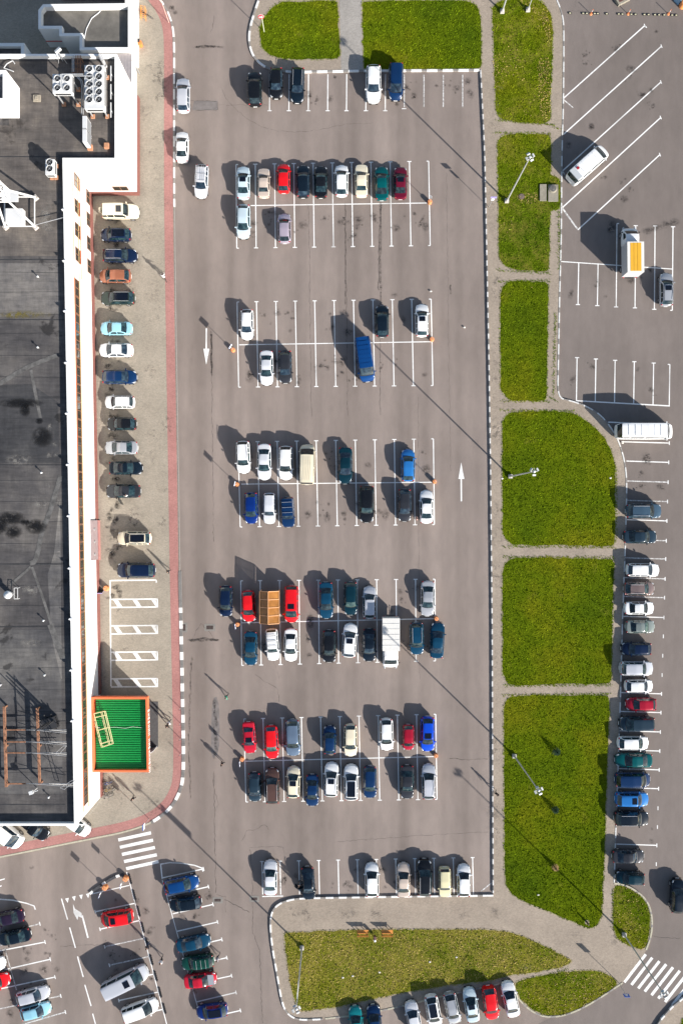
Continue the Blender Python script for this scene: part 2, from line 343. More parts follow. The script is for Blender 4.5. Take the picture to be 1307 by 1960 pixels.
# ------------------------------------------------------------------ painted markings
LW = 0.13; ZM = 0.009
mk = MB(); mw = MB()
def seg(b, x0, y0, x1, y1, w=LW): b.line(tuple(G(x0, y0).xy), tuple(G(x1, y1).xy), w, ZM)
def tee(b, x, y, dx=1, dy=0, r=4.0, one=0):
    x0, y0, x1, y1 = x-dx*r, y-dy*r, x+dx*r, y+dy*r
    if one > 0: x0, y0 = x, y
    if one < 0: x1, y1 = x, y
    b.ribbon([tuple(G(x0, y0).xy), tuple(G(x1, y1).xy)], 0.12, ZM+0.003)
lerp = lambda a, b, t: a+(b-a)*t
def bays(n, TL, TR, BL, BR, ML=None, MR=None, skip=()):
    for i in range(n):
        t = i/(n-1); a = (lerp(TL[0], TR[0], t), lerp(TL[1], TR[1], t)); b = (lerp(BL[0], BR[0], t), lerp(BL[1], BR[1], t))
        if i not in skip: seg(mk, *a, *b)
        one = 1 if i == 0 else (-1 if i == n-1 else 0)
        tee(mk, *a, one=one); tee(mk, *b, one=one)
    if ML:
        y0, y1 = ML[1], MR[1]; mk.line(tuple(G(ML[0], y0).xy), tuple(G(MR[0], y1).xy), .12, ZM+0.003)
bays(11, (452, 315), (820, 308.5), (453.5, 475), (823, 470), (480, 393.5), (822, 388.5))
bays(11, (454, 578), (824.7, 572.5), (457, 741), (828, 738), (458, 660), (828, 654))
bays(11, (456, 846), (829, 840), (460, 1008.6), (831, 1004), (462, 926.6), (828, 923))
bays(11, (461, 1111.7), (832, 1108.5), (463, 1273.6), (833, 1265), (463, 1192), (835, 1184))
bays(11, (467, 1376), (833.5, 1367), (471, 1535), (836, 1530), (467, 1457), (832, 1448))
for x in (516, 553, 590, 627, 663, 700, 737): seg(mk, x+.5, 142, x, 212); tee(mk, x, 212)
for x in (773.5, 811, 848, 885): seg(mw, x, 143, x, 205)
tee(mk, 773, 208)
for i, x in enumerate((501.6, 536, 572, 610, 647, 683.7, 720, 757, 793.5, 830, 867, 904)):
    y = 1649-i*0.7; seg(mk, x, y, x+1.5, 1712); tee(mk, x, y, r=3.6)
seg(mk, 502, 1716, 542, 1715)
seg(mw, 940, 1690, 920, 1706)
# east lot
for (x0, y0, x1, y1) in ((1078, 188, 1233, 49), (1078, 257, 1265, 88.5), (1076, 327, 1264, 157), (1076, 397, 1263.5, 225), (1105, 440, 1262, 296)):
    seg(mk, x0, y0, x1, y1, .15); tee(mk, x1, y1, .35, .94, 3.5)
tee(mk, 1235, 51, .66, .75, 3)
seg(mw, 1077, 190, 1096, 206); seg(mw, 1076, 399, 1104, 438, .2); seg(mw, 1076, 328, 1080, 334)
for x, y0, y1 in ((1106, 502, 583), (1143, 504, 585), (1179, 428, 587.5), (1215, 432, 589.3), (1252, 432.5, 592), (1286.3, 434, 594)):
    seg(mk, x+.8, y0, x-.6, y1); tee(mk, x-.8, y1, one=0 if x < 1280 else -1)
    if y0 < 440: tee(mk, x+.8, y0, one=1 if x == 1179 else 0)
mk.line(tuple(G(1072, 500.5).xy), tuple(G(1286, 515).xy), .12, ZM+.003)
for i, x in enumerate((1103.6, 1139.6, 1176.4, 1213, 1250, 1281)):
    seg(mk, x, 684.5+i*2.6, x-1.2, 767+i*2); tee(mk, x, 684.5+i*2.6, one=-1 if i == 5 else 0)
mk.line(tuple(G(1102, 767).xy), tuple(G(1281, 777).xy), .15, ZM+.003)
seg(mk, 1163, 808, 1280, 813, .15)
ys = (848, 885, 923, 960, 997, 1035, 1070, 1108, 1144, 1182, 1218, 1255, 1292, 1328, 1364, 1401, 1437.5, 1473.5, 1509.6, 1547, 1583, 1618, 1654)
full = (848, 885, 997, 1182, 1328, 1364, 1401, 1437.5, 1473.5, 1509.6, 1618)
for y in ys:
    t = (y-848)/(1654-848); xr = lerp(1280, 1255, t); xl = {848: 1188, 885: 1198}.get(y, lerp(1200, 1178, t))
    tee(mk, xr, y, 0, 1, 3.6)
    b = mk if y in full else (mw if y < 1200 else None)
    if b: seg(b, xl, y-2.5, xr, y)
hk = MB()
ZM = 0.131
# disabled bays by the shop
for (a, b) in (((213, 1111), (300, 1110)), ((212, 1110), (213.5, 1313)), ((300, 1110), (300.3, 1115))): seg(hk, *a, *b, .17)
for y in (1147, 1197.5, 1248, 1299):
    for (a, b) in (((213.5, y), (302, y-.7)), ((213.5, y+15.5), (302, y+14.5)), ((302, y-1.5), (302.3, y+15.5))): hk.line(tuple(G(*a).xy), tuple(G(*b).xy), .17, ZM+.003)
    for x in (217, 254, 290): hk.sheet(GP([(x, y), (x+8.5, y), (min(x+19, 301.5), y+15), (min(x+10, 301.5), y+15)]), ZM)
hk.ob('road_markings', PAINT, kind='structure'); ZM = 0.009
# south-west lot
seg(mk, 243, 1669, 250, 1694); seg(mk, 250, 1694, 320, 1962, .12)
for (a, b, s) in (((183, 1745), (259.6, 1728.6), 0), ((192, 1778.5), (268.7, 1761.6), 0), ((201, 1812), (275.8, 1796), 1), ((210, 1847.5), (285.6, 1830.6), 1), ((219, 1881), (294.7, 1864.4), 0), ((228, 1915), (303, 1898.7), 0), ((237, 1948), (311.7, 1932), 0)):
    bb = mw if s else mk; seg(bb, *a, *b, .15); tee(mk, *a, .25, .97, 3.5)
seg(mk, 176, 1711, 248.4, 1694.5, .12)
for (a, b) in (((118.4, 1720), (130, 1760)), ((134, 1775), (145, 1814)), ((149, 1830.6), (160, 1870)), ((163, 1884.7), (175, 1925.5)), ((178, 1940), (184, 1962))): seg(mk, *a, *b, .15)
for (x, y) in ((129, 1723), (142, 1719.5), (155.5, 1716.5), (168.5, 1714)): mk.sheet(GP([(x-3.5, y-3), (x+3.5, y-4.5), (x+1.2, y+5)]), ZM)
seg(mk, 169, 1795, 158, 1752, .2)
mk.sheet(GP([(140.5, 1730), (144, 1739), (156.5, 1747), (158.5, 1757), (150.5, 1754), (149, 1761), (141.5, 1747)]), ZM+.003)
for (a, b) in (((312, 1680), (390, 1663)), ((321.3, 1715), (399.3, 1697)), ((331, 1749), (408, 1731)), ((339.5, 1782.4), (416.8, 1764.7)), ((349, 1816), (425, 1798)), ((358, 1850), (434.5, 1833)), ((367, 1884), (443.6, 1867.5)), ((376, 1917.7), (452, 1899.5)), ((385, 1951), (460.5, 1934))):
    seg(mk, *a, *b, .15); tee(mk, *b, .25, .97, 3.8)
mk.ribbon([tuple(G(*p).xy) for p in ((389, 1668), (387, 1661.5), (372, 1656), (346, 1652), (325, 1651), (308, 1654), (311, 1682))], .15, ZM+.003)
seg(mk, 311, 1684, 378, 1925, .10)
for (a, b, s) in (((0, 1820), (87, 1803), 0), ((5, 1857), (97, 1836), 0), ((-5, 1894), (106, 1870), 0), ((0, 1931), (117, 1906), 1), ((40, 1962), (126, 1937), 1), ((-10, 1790), (77, 1768), 1)):
    seg(mw if s else mk, *a, *b, .15); tee(mk, *b, .25, .97, 3.8)
mk.ribbon([tuple(G(*p).xy) for p in ((68.5, 1741), (66, 1734), (52, 1729), (26, 1723), (0, 1721), (-20, 1722))], .15, ZM+.003)
seg(mw, 10, 1815, 32.5, 1895, .12)
for (a, b) in (((0, 1685), (10, 1682)), ((0, 1697), (4, 1695))): seg(mk, *a, *b)
# arrows
def arrow(x, y0, y1, yb, flip):
    mk.ribbon(GP([(x, y0), (x-.3, yb)]), .18, ZM); mk.sheet(GP([(x-5.7, yb), (x+5.7, yb), (x-.3, y1)]), ZM+.003)
arrow(395.4, 628.4, 698, 667.5, 0); arrow(882.5, 959.5, 885, 916.6, 1)
mk.ob('road_markings', PAINT, kind='structure'); mw.ob('road_markings', PAINT_W, kind='structure')
cw = MB()
for a, b in (((227, 1607.6), (289.5, 1594)), ((230, 1621.7), (293.4, 1608)), ((234, 1635.4), (297, 1622)), ((238, 1649), (300.5, 1636)), ((242, 1662.8), (304, 1649))): seg(cw, *a, *b, .40)
for a, b in (((1235, 1826.6), (1194, 1880)), ((1247.4, 1833), (1207.6, 1885)), ((1261, 1839.7), (1220.6, 1891.7)), ((1274, 1845.6), (1233, 1897.7)), ((1287, 1851.4), (1246, 1904.7)), ((1300, 1858), (1259, 1911)), ((1312, 1866), (1272, 1917.7)), ((1325, 1873), (1285.7, 1923.7))): seg(cw, *a, *b, .36)
cw.ob('crosswalk', PAINT, kind='structure')

# ------------------------------------------------------------------ cracks, seams, patches, stains of the asphalt
def crack_mat():
    n = NT('tar_crack', 0.9); n.b.inputs['Base Color'].default_value = (0.07, 0.06, 0.055, 1)
    n.t.links.new(n.ramp(n.noise(1.2, 8, 0.85), [(0.38, 0.0), (0.62, 0.85)]), n.b.inputs['Alpha']); return n.m
CR = crack_mat()
PT = mat('asphalt_patch', (0.165, 0.145, 0.135), 0.9, var=0.25, scale=1.5)
cr = MB()
def crack(pts, w, z=0.006, jit=1.2):
    P = resample(pts, 6); P = [P[0]]+[(x+random.uniform(-jit, jit), y+random.uniform(-jit, jit)) for x, y in P[1:]]
    if len(P) > 1: cr.ribbon(GP(P), w, z)
for pts, w in (([(406, 640), (406, 760), (408, 900), (409, 1040)], .05), ([(410, 1480), (411, 1560), (412, 1640), (414, 1712)], .07), ([(414, 1712), (432, 1716), (432, 1750)], .04),
               ([(478, 1625), (483, 1660), (484, 1720), (484, 1785), (497, 1815), (499, 1880), (503, 1962)], .06),
               ([(430, 1722), (455, 1735), (482, 1748)], .08), ([(410, 1476), (408, 1500), (418, 1540), (410, 1560)], .05), ([(640, 1612), (700, 1607), (790, 1600), (938, 1592)], .04), ([(478, 1622), (543, 1620), (546, 1700)], .04),
               ([(860, 1452), (900, 1454), (936, 1452)], .07), ([(462, 1610), (470, 1600), (472, 1590), (488, 1588), (508, 1578), (516, 1590)], .05), ([(488, 1290), (505, 1303), (530, 1316), (535, 1345)], .05),
               ([(422, 165), (433, 190), (455, 212), (480, 232), (515, 248), (555, 253), (600, 250), (660, 238), (720, 236)], .035), ([(362, 193), (417, 193), (417, 211), (372, 211)], .05), ([(417, 201), (520, 201)], .03),
               ([(410, 30), (408, 52), (402, 70)], .05), ([(375, 90), (395, 88), (413, 90)], .22), ([(535, 1300), (520, 1250)], .02), ([(368, 1224), (380, 1200), (385, 1192), (412, 1225)], .05), ([(365, 1227), (390, 1222), (420, 1226)], .25),
               ([(645, 60), (646, 60)], .02), ([(730, 390), (728, 430)], .16), ([(726, 430), (724, 560)], .10), ([(727, 590), (727, 800)], .07), ([(661, 400), (665, 800)], .05), ([(591, 390), (596, 800)], .05), ([(1230, 1790), (1270, 1795), (1307, 1796)], .05),
               ([(405, 640), (405, 700), (406, 720)], .2), ([(862, 545), (861, 565)], .2), ([(800, 760), (803, 1300)], .03), ([(854, 330), (858, 640), (862, 900)], .03), ([(116, 1811), (200, 1808), (228, 1810)], .04), ([(1093, 20), (1150, 24)], .02)):
    if len(pts) > 1: crack(pts, w)
cr.ob('asphalt_cracks', CR, kind='structure')
MB().sheet(GP(chaikin([(407, 1335), (418, 1334), (421, 1380), (420, 1440), (405, 1455), (404, 1400)], 1)), 0.005).ob('asphalt_patch', PT, kind='structure')
MB().sheet(GP([(372, 193), (417, 193), (417, 211), (368, 211)]), 0.005).ob('asphalt_patch', PT, kind='structure')
def stain_mat(name='oil_stain', c=(0.035, 0.030, 0.028), lo=.40, hi=.62, sc=2.6):
    n = NT(name, 0.65); n.b.inputs['Base Color'].default_value = (*c, 1)
    uv = n.t.nodes.new('ShaderNodeUVMap'); g = n.t.nodes.new('ShaderNodeVectorMath'); g.operation = 'LENGTH'; n.t.links.new(uv.outputs[0], g.inputs[0])
    rad = n.ramp(g.outputs['Value'], [(0.15, 1.0), (0.95, 0.0)]); nz = n.ramp(n.noise(sc, 6, 0.75), [(lo, 0.0), (hi, 1.0)])
    a = n.mix(1.0, rad, nz, 'MULTIPLY'); a = n.mix(1.0, a, (0.72, 0.72, 0.72), 'MULTIPLY')
    n.t.links.new(a, n.b.inputs['Alpha']); return n.m
SM = stain_mat()
def stains(lst, z, name='oil_stains', m=None, par=None, hz=0.0):
    vs, fs, uvs = [], [], []
    for k, (x, y, rx, ry, a) in enumerate(lst):
        c = (W(x, y, hz) if hz else G(x, y)); c.z = z+0.0007*(k % 7); o = len(vs); n = 12; vs.append(tuple(c)); u = [(0, 0)]
        for i in range(n):
            t = 2*math.pi*i/n; p = Vector((math.cos(t)*rx*S, math.sin(t)*ry*S, 0)); p.rotate(Matrix.Rotation(a, 3, 'Z')); vs.append(tuple(c+p)); u.append((math.cos(t), math.sin(t)))
        for i in range(n): fs.append((o, o+1+i, o+1+(i+1) % n)); uvs += [u[0], u[1+i], u[1+(i+1) % n]]
    me = bpy.data.meshes.new(name); me.from_pydata(vs, [], fs); l = me.uv_layers.new(name='UVMap')
    for i, q in enumerate(uvs): l.data[i].uv = q
    me.materials.append(m or SM); return link(name, me, par, kind=None if par else 'structure')
st = []
rr = random.Random(3)
for (x0, x1, y0, y1, n) in ((456, 820, 325, 345, 0), (470, 815, 405, 455, 17), (465, 820, 590, 640, 12), (470, 820, 690, 730, 12), (470, 820, 855, 905, 8), (600, 820, 960, 995, 9), (480, 820, 1125, 1170, 5), (480, 820, 1225, 1250, 6), (480, 820, 1385, 1430, 5), (500, 920, 1660, 1700, 10), (590, 900, 148, 195, 14),
                            (1100, 1280, 515, 570, 8), (1095, 1280, 700, 760, 6), (1205, 1265, 860, 950, 7), (1090, 1260, 60, 400, 22), (1210, 1265, 1050, 1640, 8), (200, 290, 1720, 1900, 12), (10, 110, 1780, 1930, 9), (340, 400, 1660, 1930, 7)):
    for _ in range(int(n*(1.5 if x0 < 1000 else .8))):
        x, y, r = rr.uniform(x0, x1), rr.uniform(y0, y1), rr.choice((3, 4, 5, 7, 9))
        st.append((x, y, r, r*rr.uniform(.7, 1.6), rr.uniform(0, 3)))
        for _ in range(rr.randint(0, 3)): st.append((x+rr.uniform(-9, 9), y+rr.uniform(-11, 11), rr.uniform(1.5, 3), rr.uniform(1.5, 3), 0))
st += [(1131, 242, 8, 9, 0), (1131, 242, 6, 8, 1), (1172, 432, 13, 15, .3), (1168, 440, 10, 9, 0), (1238, 442, 14, 9, 0), (1255, 436, 16, 8, .1), (1275, 429, 15, 10, .2), (1290, 425, 12, 9, 0), (1088, 278, 8, 9, 0), (1092, 563, 7, 12, -.3), (580, 365, 6, 8, 0), (478, 722, 10, 14, 0), (626, 990, 9, 12, 0), (590, 985, 9, 11, 0), (594, 1190, 9, 22, 0), (594, 1190, 7, 18, 0), (588, 1222, 5, 12, .2), (592, 1254, 7, 7, 0), (760, 200, 4, 6, 0), (758, 199, 3, 5, 0), (815, 898, 12, 12, 0),
       (329, 16, 7, 8, 0), (336, 24, 6, 6, 0), (329, 16, 6, 7, 0), (755, 565, 8, 6, 0), (727, 350, 5, 12, 0), (47, 1817, 5, 8, 0), (85, 1856, 12, 12, 0), (20, 1940, 9, 12, .4), (62, 1660, 6, 5, 0), (700, 990, 14, 14, 0), (738, 985, 10, 14, 0)]
for y in (430, 460, 500, 545, 590, 640, 690, 745, 790, 830, 875, 920, 960, 985, 1010, 1040, 1062, 1132, 1132, 1000):
    for _ in range(4): st.append((rr.uniform(206, 232), y+rr.uniform(-14, 14), rr.uniform(4, 10), rr.uniform(4, 9), 0))
for y in range(1262, 1532, 9): st.append((365+3*math.sin(y/60)+rr.uniform(-1.5, 1.5), y, rr.uniform(1.2, 2.6), 8, rr.uniform(-.1, .1)))
for y in range(1345, 1450, 10): st.append((412+rr.uniform(-3, 3), y, rr.uniform(3, 6), 10, 0))
for y in range(395, 580, 14): st.append((728+rr.uniform(-1, 1), y, rr.uniform(2, 4), 12, 0)); st.append((661+rr.uniform(-1, 1), y, 1.5, 12, 0))
for y in range(640, 720, 10): st.append((405+rr.uniform(-1, 1), y, rr.uniform(2, 4), 9, 0))
for x in range(365, 415, 7): st.append((x, 1226+rr.uniform(-2, 2), 7, 3, 0)); st.append((x+10, 90+rr.uniform(-1, 1), 7, 3, 0))
stains(st[:], 0.016)
PSM = stain_mat('pavement_grime', (.20, .17, .14), .50, .72, 1.8)
stains([(x, y, rr.uniform(8, 26), rr.uniform(8, 30), 0) for x, y in [(rr.uniform(205, 325), rr.uniform(380, 1580)) for _ in range(45)]+[(948, rr.uniform(160, 1700)) for _ in range(35)]+[(rr.uniform(530, 980), 1748) for _ in range(14)]+[(rr.uniform(1000, 1180), rr.uniform(1790, 1850)) for _ in range(6)]+[(rr.uniform(270, 320), rr.uniform(100, 370)) for _ in range(14)]], 0.1285, 'pavement_grime', PSM)
stains([(a, b, c, d, e) for a, b, c, d, e in st if a < 300 and 400 < b < 1150], 0.135)
# ------------------------------------------------------------------ buildings
WALL = mat('white_plaster', (0.80, 0.79, 0.76), 0.85, var=0.04, scale=0.8)
WALLC = mat('grey_panel', (0.50, 0.51, 0.53), 0.7, var=0.06, scale=1)
MAROON = mat('maroon_plinth', (0.20, 0.075, 0.06), 0.7, var=0.2, scale=3)
BROWN = mat('brown_frame', (0.17, 0.085, 0.05), 0.5)
PANE = mat('window_glass', (0.035, 0.035, 0.03), 0.06, var=.5, scale=.4)
ORANGE = mat('orange_band', (0.72, 0.155, 0.055), 0.55)
OCHRE = mat('ochre_trim', (0.45, 0.30, 0.13), 0.6)
def roof_mat(name='bitumen_roof', k=(1.15, 1.12, 1.12)):
    n = NT(name, 0.85)
    a = n.ramp(n.noise(0.16, 6, 0.65), [(0.30, (0.030, 0.030, 0.033)), (0.5, (0.064, 0.061, 0.060)), (0.72, (0.125, 0.116, 0.105))])
    st_ = n.ramp(n.noise(1.0, 5, 0.8, (0.25, 2.2, 1)), [(0.3, 0.72), (0.7, 1.25)]); a = n.mix(1.0, a, st_, 'MULTIPLY')
    st2 = n.ramp(n.noise(1.0, 3, 0.8, (2.5, 0.3, 1)), [(0.3, 0.86), (0.7, 1.12)]); a = n.mix(1.0, a, st2, 'MULTIPLY')
    dk = n.ramp(n.noise(0.30, 5, 0.6, None, 0.4), [(0, 0), (0.63, 0), (0.68, 0.75), (1, .9)]); a = n.mix(dk, a, (0.016, 0.015, 0.015))
    lt = n.ramp(n.noise(1.6, 8, 0.85), [(0, 0), (0.62, 0), (0.72, 0.5)]); a = n.mix(lt, a, (0.25, 0.235, 0.21))
    a = n.mix(1.0, a, tuple(k), 'MULTIPLY'); n.color(a); n.bump(n.noise(2.5, 6, 0.7), 0.3, 0.05); return n.m
ROOF = roof_mat()
HB, HR = 10.1, 9.5
def xw(y): return 180.5+(y-588)*0.0175
main = [(75, 200), (266.5, 200), (266.5, 373), (xw(373), 373), (xw(1521), 1521), (-60, 1521), (-60, 200)]
main[0] = (18*0.9+653.5*0.1, 190); mp = [(-60, 190), (266.5, 190), (266.5, 373), (xw(373), 373), (xw(1521), 1521), (-60, 1521)]
def block(root, poly, h, hr, ring=0.25, wall=WALL, roof=ROOF, z0=0.0):
    P = ccw(GP(poly)); I = offset(P, ring, True); n = len(P)
    b = MB(); b.add([(*p, z0) for p in P]+[(*p, h) for p in P]+[(*p, h) for p in I]+[(*p, hr) for p in I],
                    [(i, (i+1) % n, n+(i+1) % n, n+i) for i in range(n)]+[(n+i, n+(i+1) % n, 2*n+(i+1) % n, 2*n+i) for i in range(n)]+[(2*n+i, 2*n+(i+1) % n, 3*n+(i+1) % n, 3*n+i) for i in range(n)])
    b.ob('wall', wall, root); MB().sheet(offset(P, ring-.01, True), hr+.004).ob('roof', roof, root)
bl = thing('shop_building', 'long white shop building with flat dark bitumen roof and a ribbon of brown windows', 'building')
block(bl, mp, HB, HR)
# local frame of the long east wall
A, B = G(xw(373), 373), G(xw(1521), 1521); ex = (B-A).normalized(); nrm = Vector((-ex.y, ex.x, 0)); rzw = math.atan2(ex.y, ex.x)
def sy(y, h): return (A.y-((CY-y)*S*(1-h/H)))/(-ex.y)           # distance along wall of image row y at height h
def wbox(b, s0, s1, z0, z1, d, m=0, off=0.0): b.box(A+ex*((s0+s1)/2)+nrm*(d/2+off)+Vector((0, 0, (z0+z1)/2)), (s1-s0, d, z1-z0), rz=rzw, m=m)
def window(s0, s1, z0, z1, parent, fn=wbox, mull=1):
    b = MB(); t = .09
    fn(b, s0, s1, z0, z0+t, .07); fn(b, s0, s1, z1-t, z1, .07)
    for s in [s0]+[lerp(s0, s1-t, (k+1)/(mull+1)) for k in range(mull)]+[s1-t]: fn(b, s, s+t, z0+t, z1-t, .07)
    f = b.ob('window', BROWN, parent); g = MB(); fn(g, s0+t, s1-t, z0+t, z1-t, .03); g.ob('pane', PANE, f)
Lw = (B-A).length
for y in (348, 397, 442, 489): window(sy(y-13, 6), sy(y+13, 6), 5.15, 6.95, bl)
for y in (377, 420, 466, 510): window(sy(y-13, 1.8), sy(y+13, 1.8), 1.15, 2.45, bl)
s0, s1 = sy(535, 6.6), Lw-1.2; nwin = 30
for k in range(nwin):
    a = s0+(s1-s0)*k/nwin; window(a+.02, s0+(s1-s0)*(k+1)/nwin-.02, 5.95, 7.35, bl, mull=1)
b = MB(); wbox(b, sy(338, 7.5), Lw-.6, 7.46, 7.60, .05); b.ob('orange_band', ORANGE, bl)
b = MB(); wbox(b, sy(338, 6), Lw-.6, 5.62, 5.80, .06); b.ob('ochre_band', OCHRE, bl)
b = MB(); wbox(b, sy(338, 4.9), sy(535, 4.9), 4.88, 5.0, .07, off=.0); b.ob('orange_band', ORANGE, bl)
b = MB(); wbox(b, .0, sy(1327, 0), .1, 1.0, .14); b.ob('plinth', MAROON, bl)
b = MB(); wbox(b, sy(1470, 0), Lw, .1, 1.0, .14); b.ob('plinth', MAROON, bl)
b = MB(); nb = G(266.5, 190); sb = G(266.5, 373)
b.box((nb.x+.07, (nb.y+sb.y)/2, .55), (.14, nb.y-sb.y, .9)); b.box(((nb.x+A.x)/2+.14, sb.y-.07, .55), (nb.x-A.x, .14, .9)); b.ob('plinth', MAROON, bl)
def sbox(b, x0, x1, z0, z1, d, m=0): b.box(((x0+x1)/2, sb.y-d/2, (z0+z1)/2), (x1-x0, d, z1-z0), m=m)
window(G(226, 0).x, G(254, 0).x, 1.5, 2.7, bl, fn=sbox)
# shutters cladding with three round vents
b = MB(); wbox(b, sy(996, 2), sy(1072, 2), .05, 3.1, .24); c = b.ob('metal_cladding', mat('maroon_grey', (.26, .20, .20), .6, var=.15), bl)
for y in (1013, 1037, 1061):
    v = MB(); p = A+ex*sy(y, 2.2)+nrm*.24+Vector((0, 0, 2.3)); v.tube(p, p+nrm*.10, .16, n=12); v.ob('vent', mat('vent_metal', (.5, .52, .52), .4, .6), c)
b = MB(); wbox(b, sy(996, .5), sy(1072, .5), .05, .9, .10, off=.24); b.ob('skirting', mat('maroon_light', (.36, .16, .14), .7, var=.15), bl)
# flashing posts along the parapet and joint lines of the facade panels
for y in (402, 500, 596, 695, 792, 890, 988, 1088, 1185, 1283, 1380):
    s = sy(y, HB); p = A+ex*s-nrm*.2+Vector((0, 0, HB)); v = MB(); v.box(p+Vector((0, 0, .06)), (.34, .22, .14)); v.tube(p-nrm*.05, p-nrm*.22+Vector((0, 0, .22)), .03); v.ob('lamp_bracket', mat('white_metal', (.72, .72, .72), .45), bl)
JT = mat('joint', (.42, .41, .39), .9)
for k in range(28):
    s = 2+k*2.75; b = MB(); wbox(b, s, s+.02, 7.8, 10.0, .006); b.ob('panel_joint', JT, bl)
    if not (sy(1327, 0) < s < sy(1470, 0)): b = MB(); wbox(b, s+.8, s+.82, 1.05, 5.5, .006); b.ob('panel_joint', JT, bl)
for kq, (nm, k, q) in enumerate((('felt_brown', (1.75, 1.6, 1.45), [(18, 118), (212, 118), (212, 296), (112, 296), (112, 490), (-60, 490), (-60, 240), (18, 240)]), ('felt_pale', (1.9, 1.85, 1.8), [(-60, 505), (112, 503), (116, 600), (-60, 610)]), ('felt_dark', (.8, .82, .86), [(-60, 740), (60, 735), (112, 770), (115, 886), (-60, 886)]),
                 ('felt_edge', (2.2, 2.15, 2.05), [(92, 1100), (104, 1060), (116, 950), (119, 1300), (104, 1290)]), ('felt_grey', (1.4, 1.4, 1.4), [(-60, 1205), (96, 1205), (118, 1300), (121, 1520), (-60, 1520)]))):
    MB().sheet([tuple(W(*p, HR).xy) for p in q], HR+.007+kq*.0012).ob('felt_panel', roof_mat(nm, k), bl)
# roof seams and felt strips
b = MB()
for y in (115, 300, 497, 612, 762, 890, 1080, 1200, 1380, 1540):
    p, q = W(-60, y, HR), W(126 if y > 310 else 216, y, HR); b.box((p+q)/2+Vector((0, 0, .012)), ((q-p).length, .10, .016))
for k in range(26): 
    y = 520+k*40; p, q = W(-60, y, HR), W(118+(y-520)*.012, y+random.uniform(-3, 3), HR); b.line(tuple(p.xy), tuple(q.xy), .035, HR+.018)
b.ob('roof_seam_lines', mat('roof_seam', (.03, .03, .032), .8, var=.4), bl, kind='stuff')
for ki, (pts, w) in enumerate((([(0, 735), (30, 716), (58, 700), (110, 680)], .5), ([(60, 708), (70, 760), (78, 800)], .35), ([(117, 910), (95, 985), (80, 1020), (70, 1075), (58, 1078)], .55), ([(20, 1120), (60, 1085)], .3), ([(62, 1085), (85, 1150), (108, 1225), (120, 1260)], .3), ([(97, 1195), (122, 1262)], .7))):
    b = MB(); b.ribbon([tuple(W(*p, HR).xy) for p in chaikin(pts, 2, False)], w, HR+.0215+ki*.0012); b.ob('felt_strip', mat('felt_light', (.105, .10, .094), .85, var=.5, scale=1.5), bl)
DAMP = stain_mat('damp_felt', (.010, .010, .011), .36, .50, 1.1); LICH = stain_mat('lichen', (.20, .16, .03), .42, .60, 2.0); BLE = stain_mat('bleached', (.30, .28, .25), .45, .62, 1.5)
for x, y, rx, ry in ((40, 772, 44, 10), (49, 785, 11, 14), (82, 837, 21, 20), (76, 806, 8, 6), (22, 992, 30, 14), (26, 1018, 18, 14), (70, 1008, 22, 15), (3, 1008, 13, 16), (50, 1000, 12, 6)): stains([(x, y, rx, ry, 0)]*2, HR+.026, 'damp_patch', DAMP, bl, HR)
stains([(48, 602, 56, 8, 0), (30, 604, 30, 6, 0)], HR+.026, 'lichen', LICH, bl, HR)
for x, y, rx, ry in ((80, 965, 20, 9), (110, 955, 8, 14), (95, 930, 8, 6), (100, 870, 16, 7), (98, 818, 12, 8), (106, 850, 7, 6), (60, 1130, 20, 12), (40, 880, 30, 12), (90, 420, 14, 40), (60, 1230, 24, 9)): stains([(x, y, rx, ry, 0)], HR+.03, 'bleached_patch', BLE, bl, HR)

# north wing, one storey
wing = thing('shop_wing', 'low white wing with notched parapet and dark roof north of the shop', 'building')
h2, r2 = 4.06, 3.3
k2 = lambda x, y: (CX+(x-CX)*(1-h2/H), CY+(y-CY)*(1-h2/H))
block(wing, [k2(*p) for p in ((74, 19), (83, 8), (251, 6), (251, 96), (153, 96), (153, 69), (114, 69), (114, 55), (74, 55))], h2, r2, .36, WALL, mat('wing_roof', (.125, .115, .10), .9, var=.3, scale=.6))
b = MB(); p0, p1 = G(97, 70), G(97, 70)
q = k2(114, 62); c = G(*q); b.box((c.x-1.0, G(0, q[1]).y-.9, 1.6), (.05, .05, .05))
cb = MB(); a0 = G(*k2(74, 55)); a1 = G(*k2(114, 55)); cb.box(((a0.x+a1.x)/2, a0.y-.03, 1.5), (a1.x-a0.x, .05, .12)); cb.ob('red_band', mat('red_band', (.6, .05, .04), .5), wing)
hs = MB()
for s_, e_ in (((88, 42), (97, 24)),):
    pts = [W(*p, r2+.05) for p in ((160, 92), (161, 78), (166, 55), (176, 35), (190, 24), (197, 15))]
    for a, c in zip(pts, pts[1:]): hs.tube(a, c, .05, n=6)
tag(hs.ob('hose', mat('pale_hose', (.6, .6, .6), .5)), 'pale hose curling across the low wing roof', 'hose')
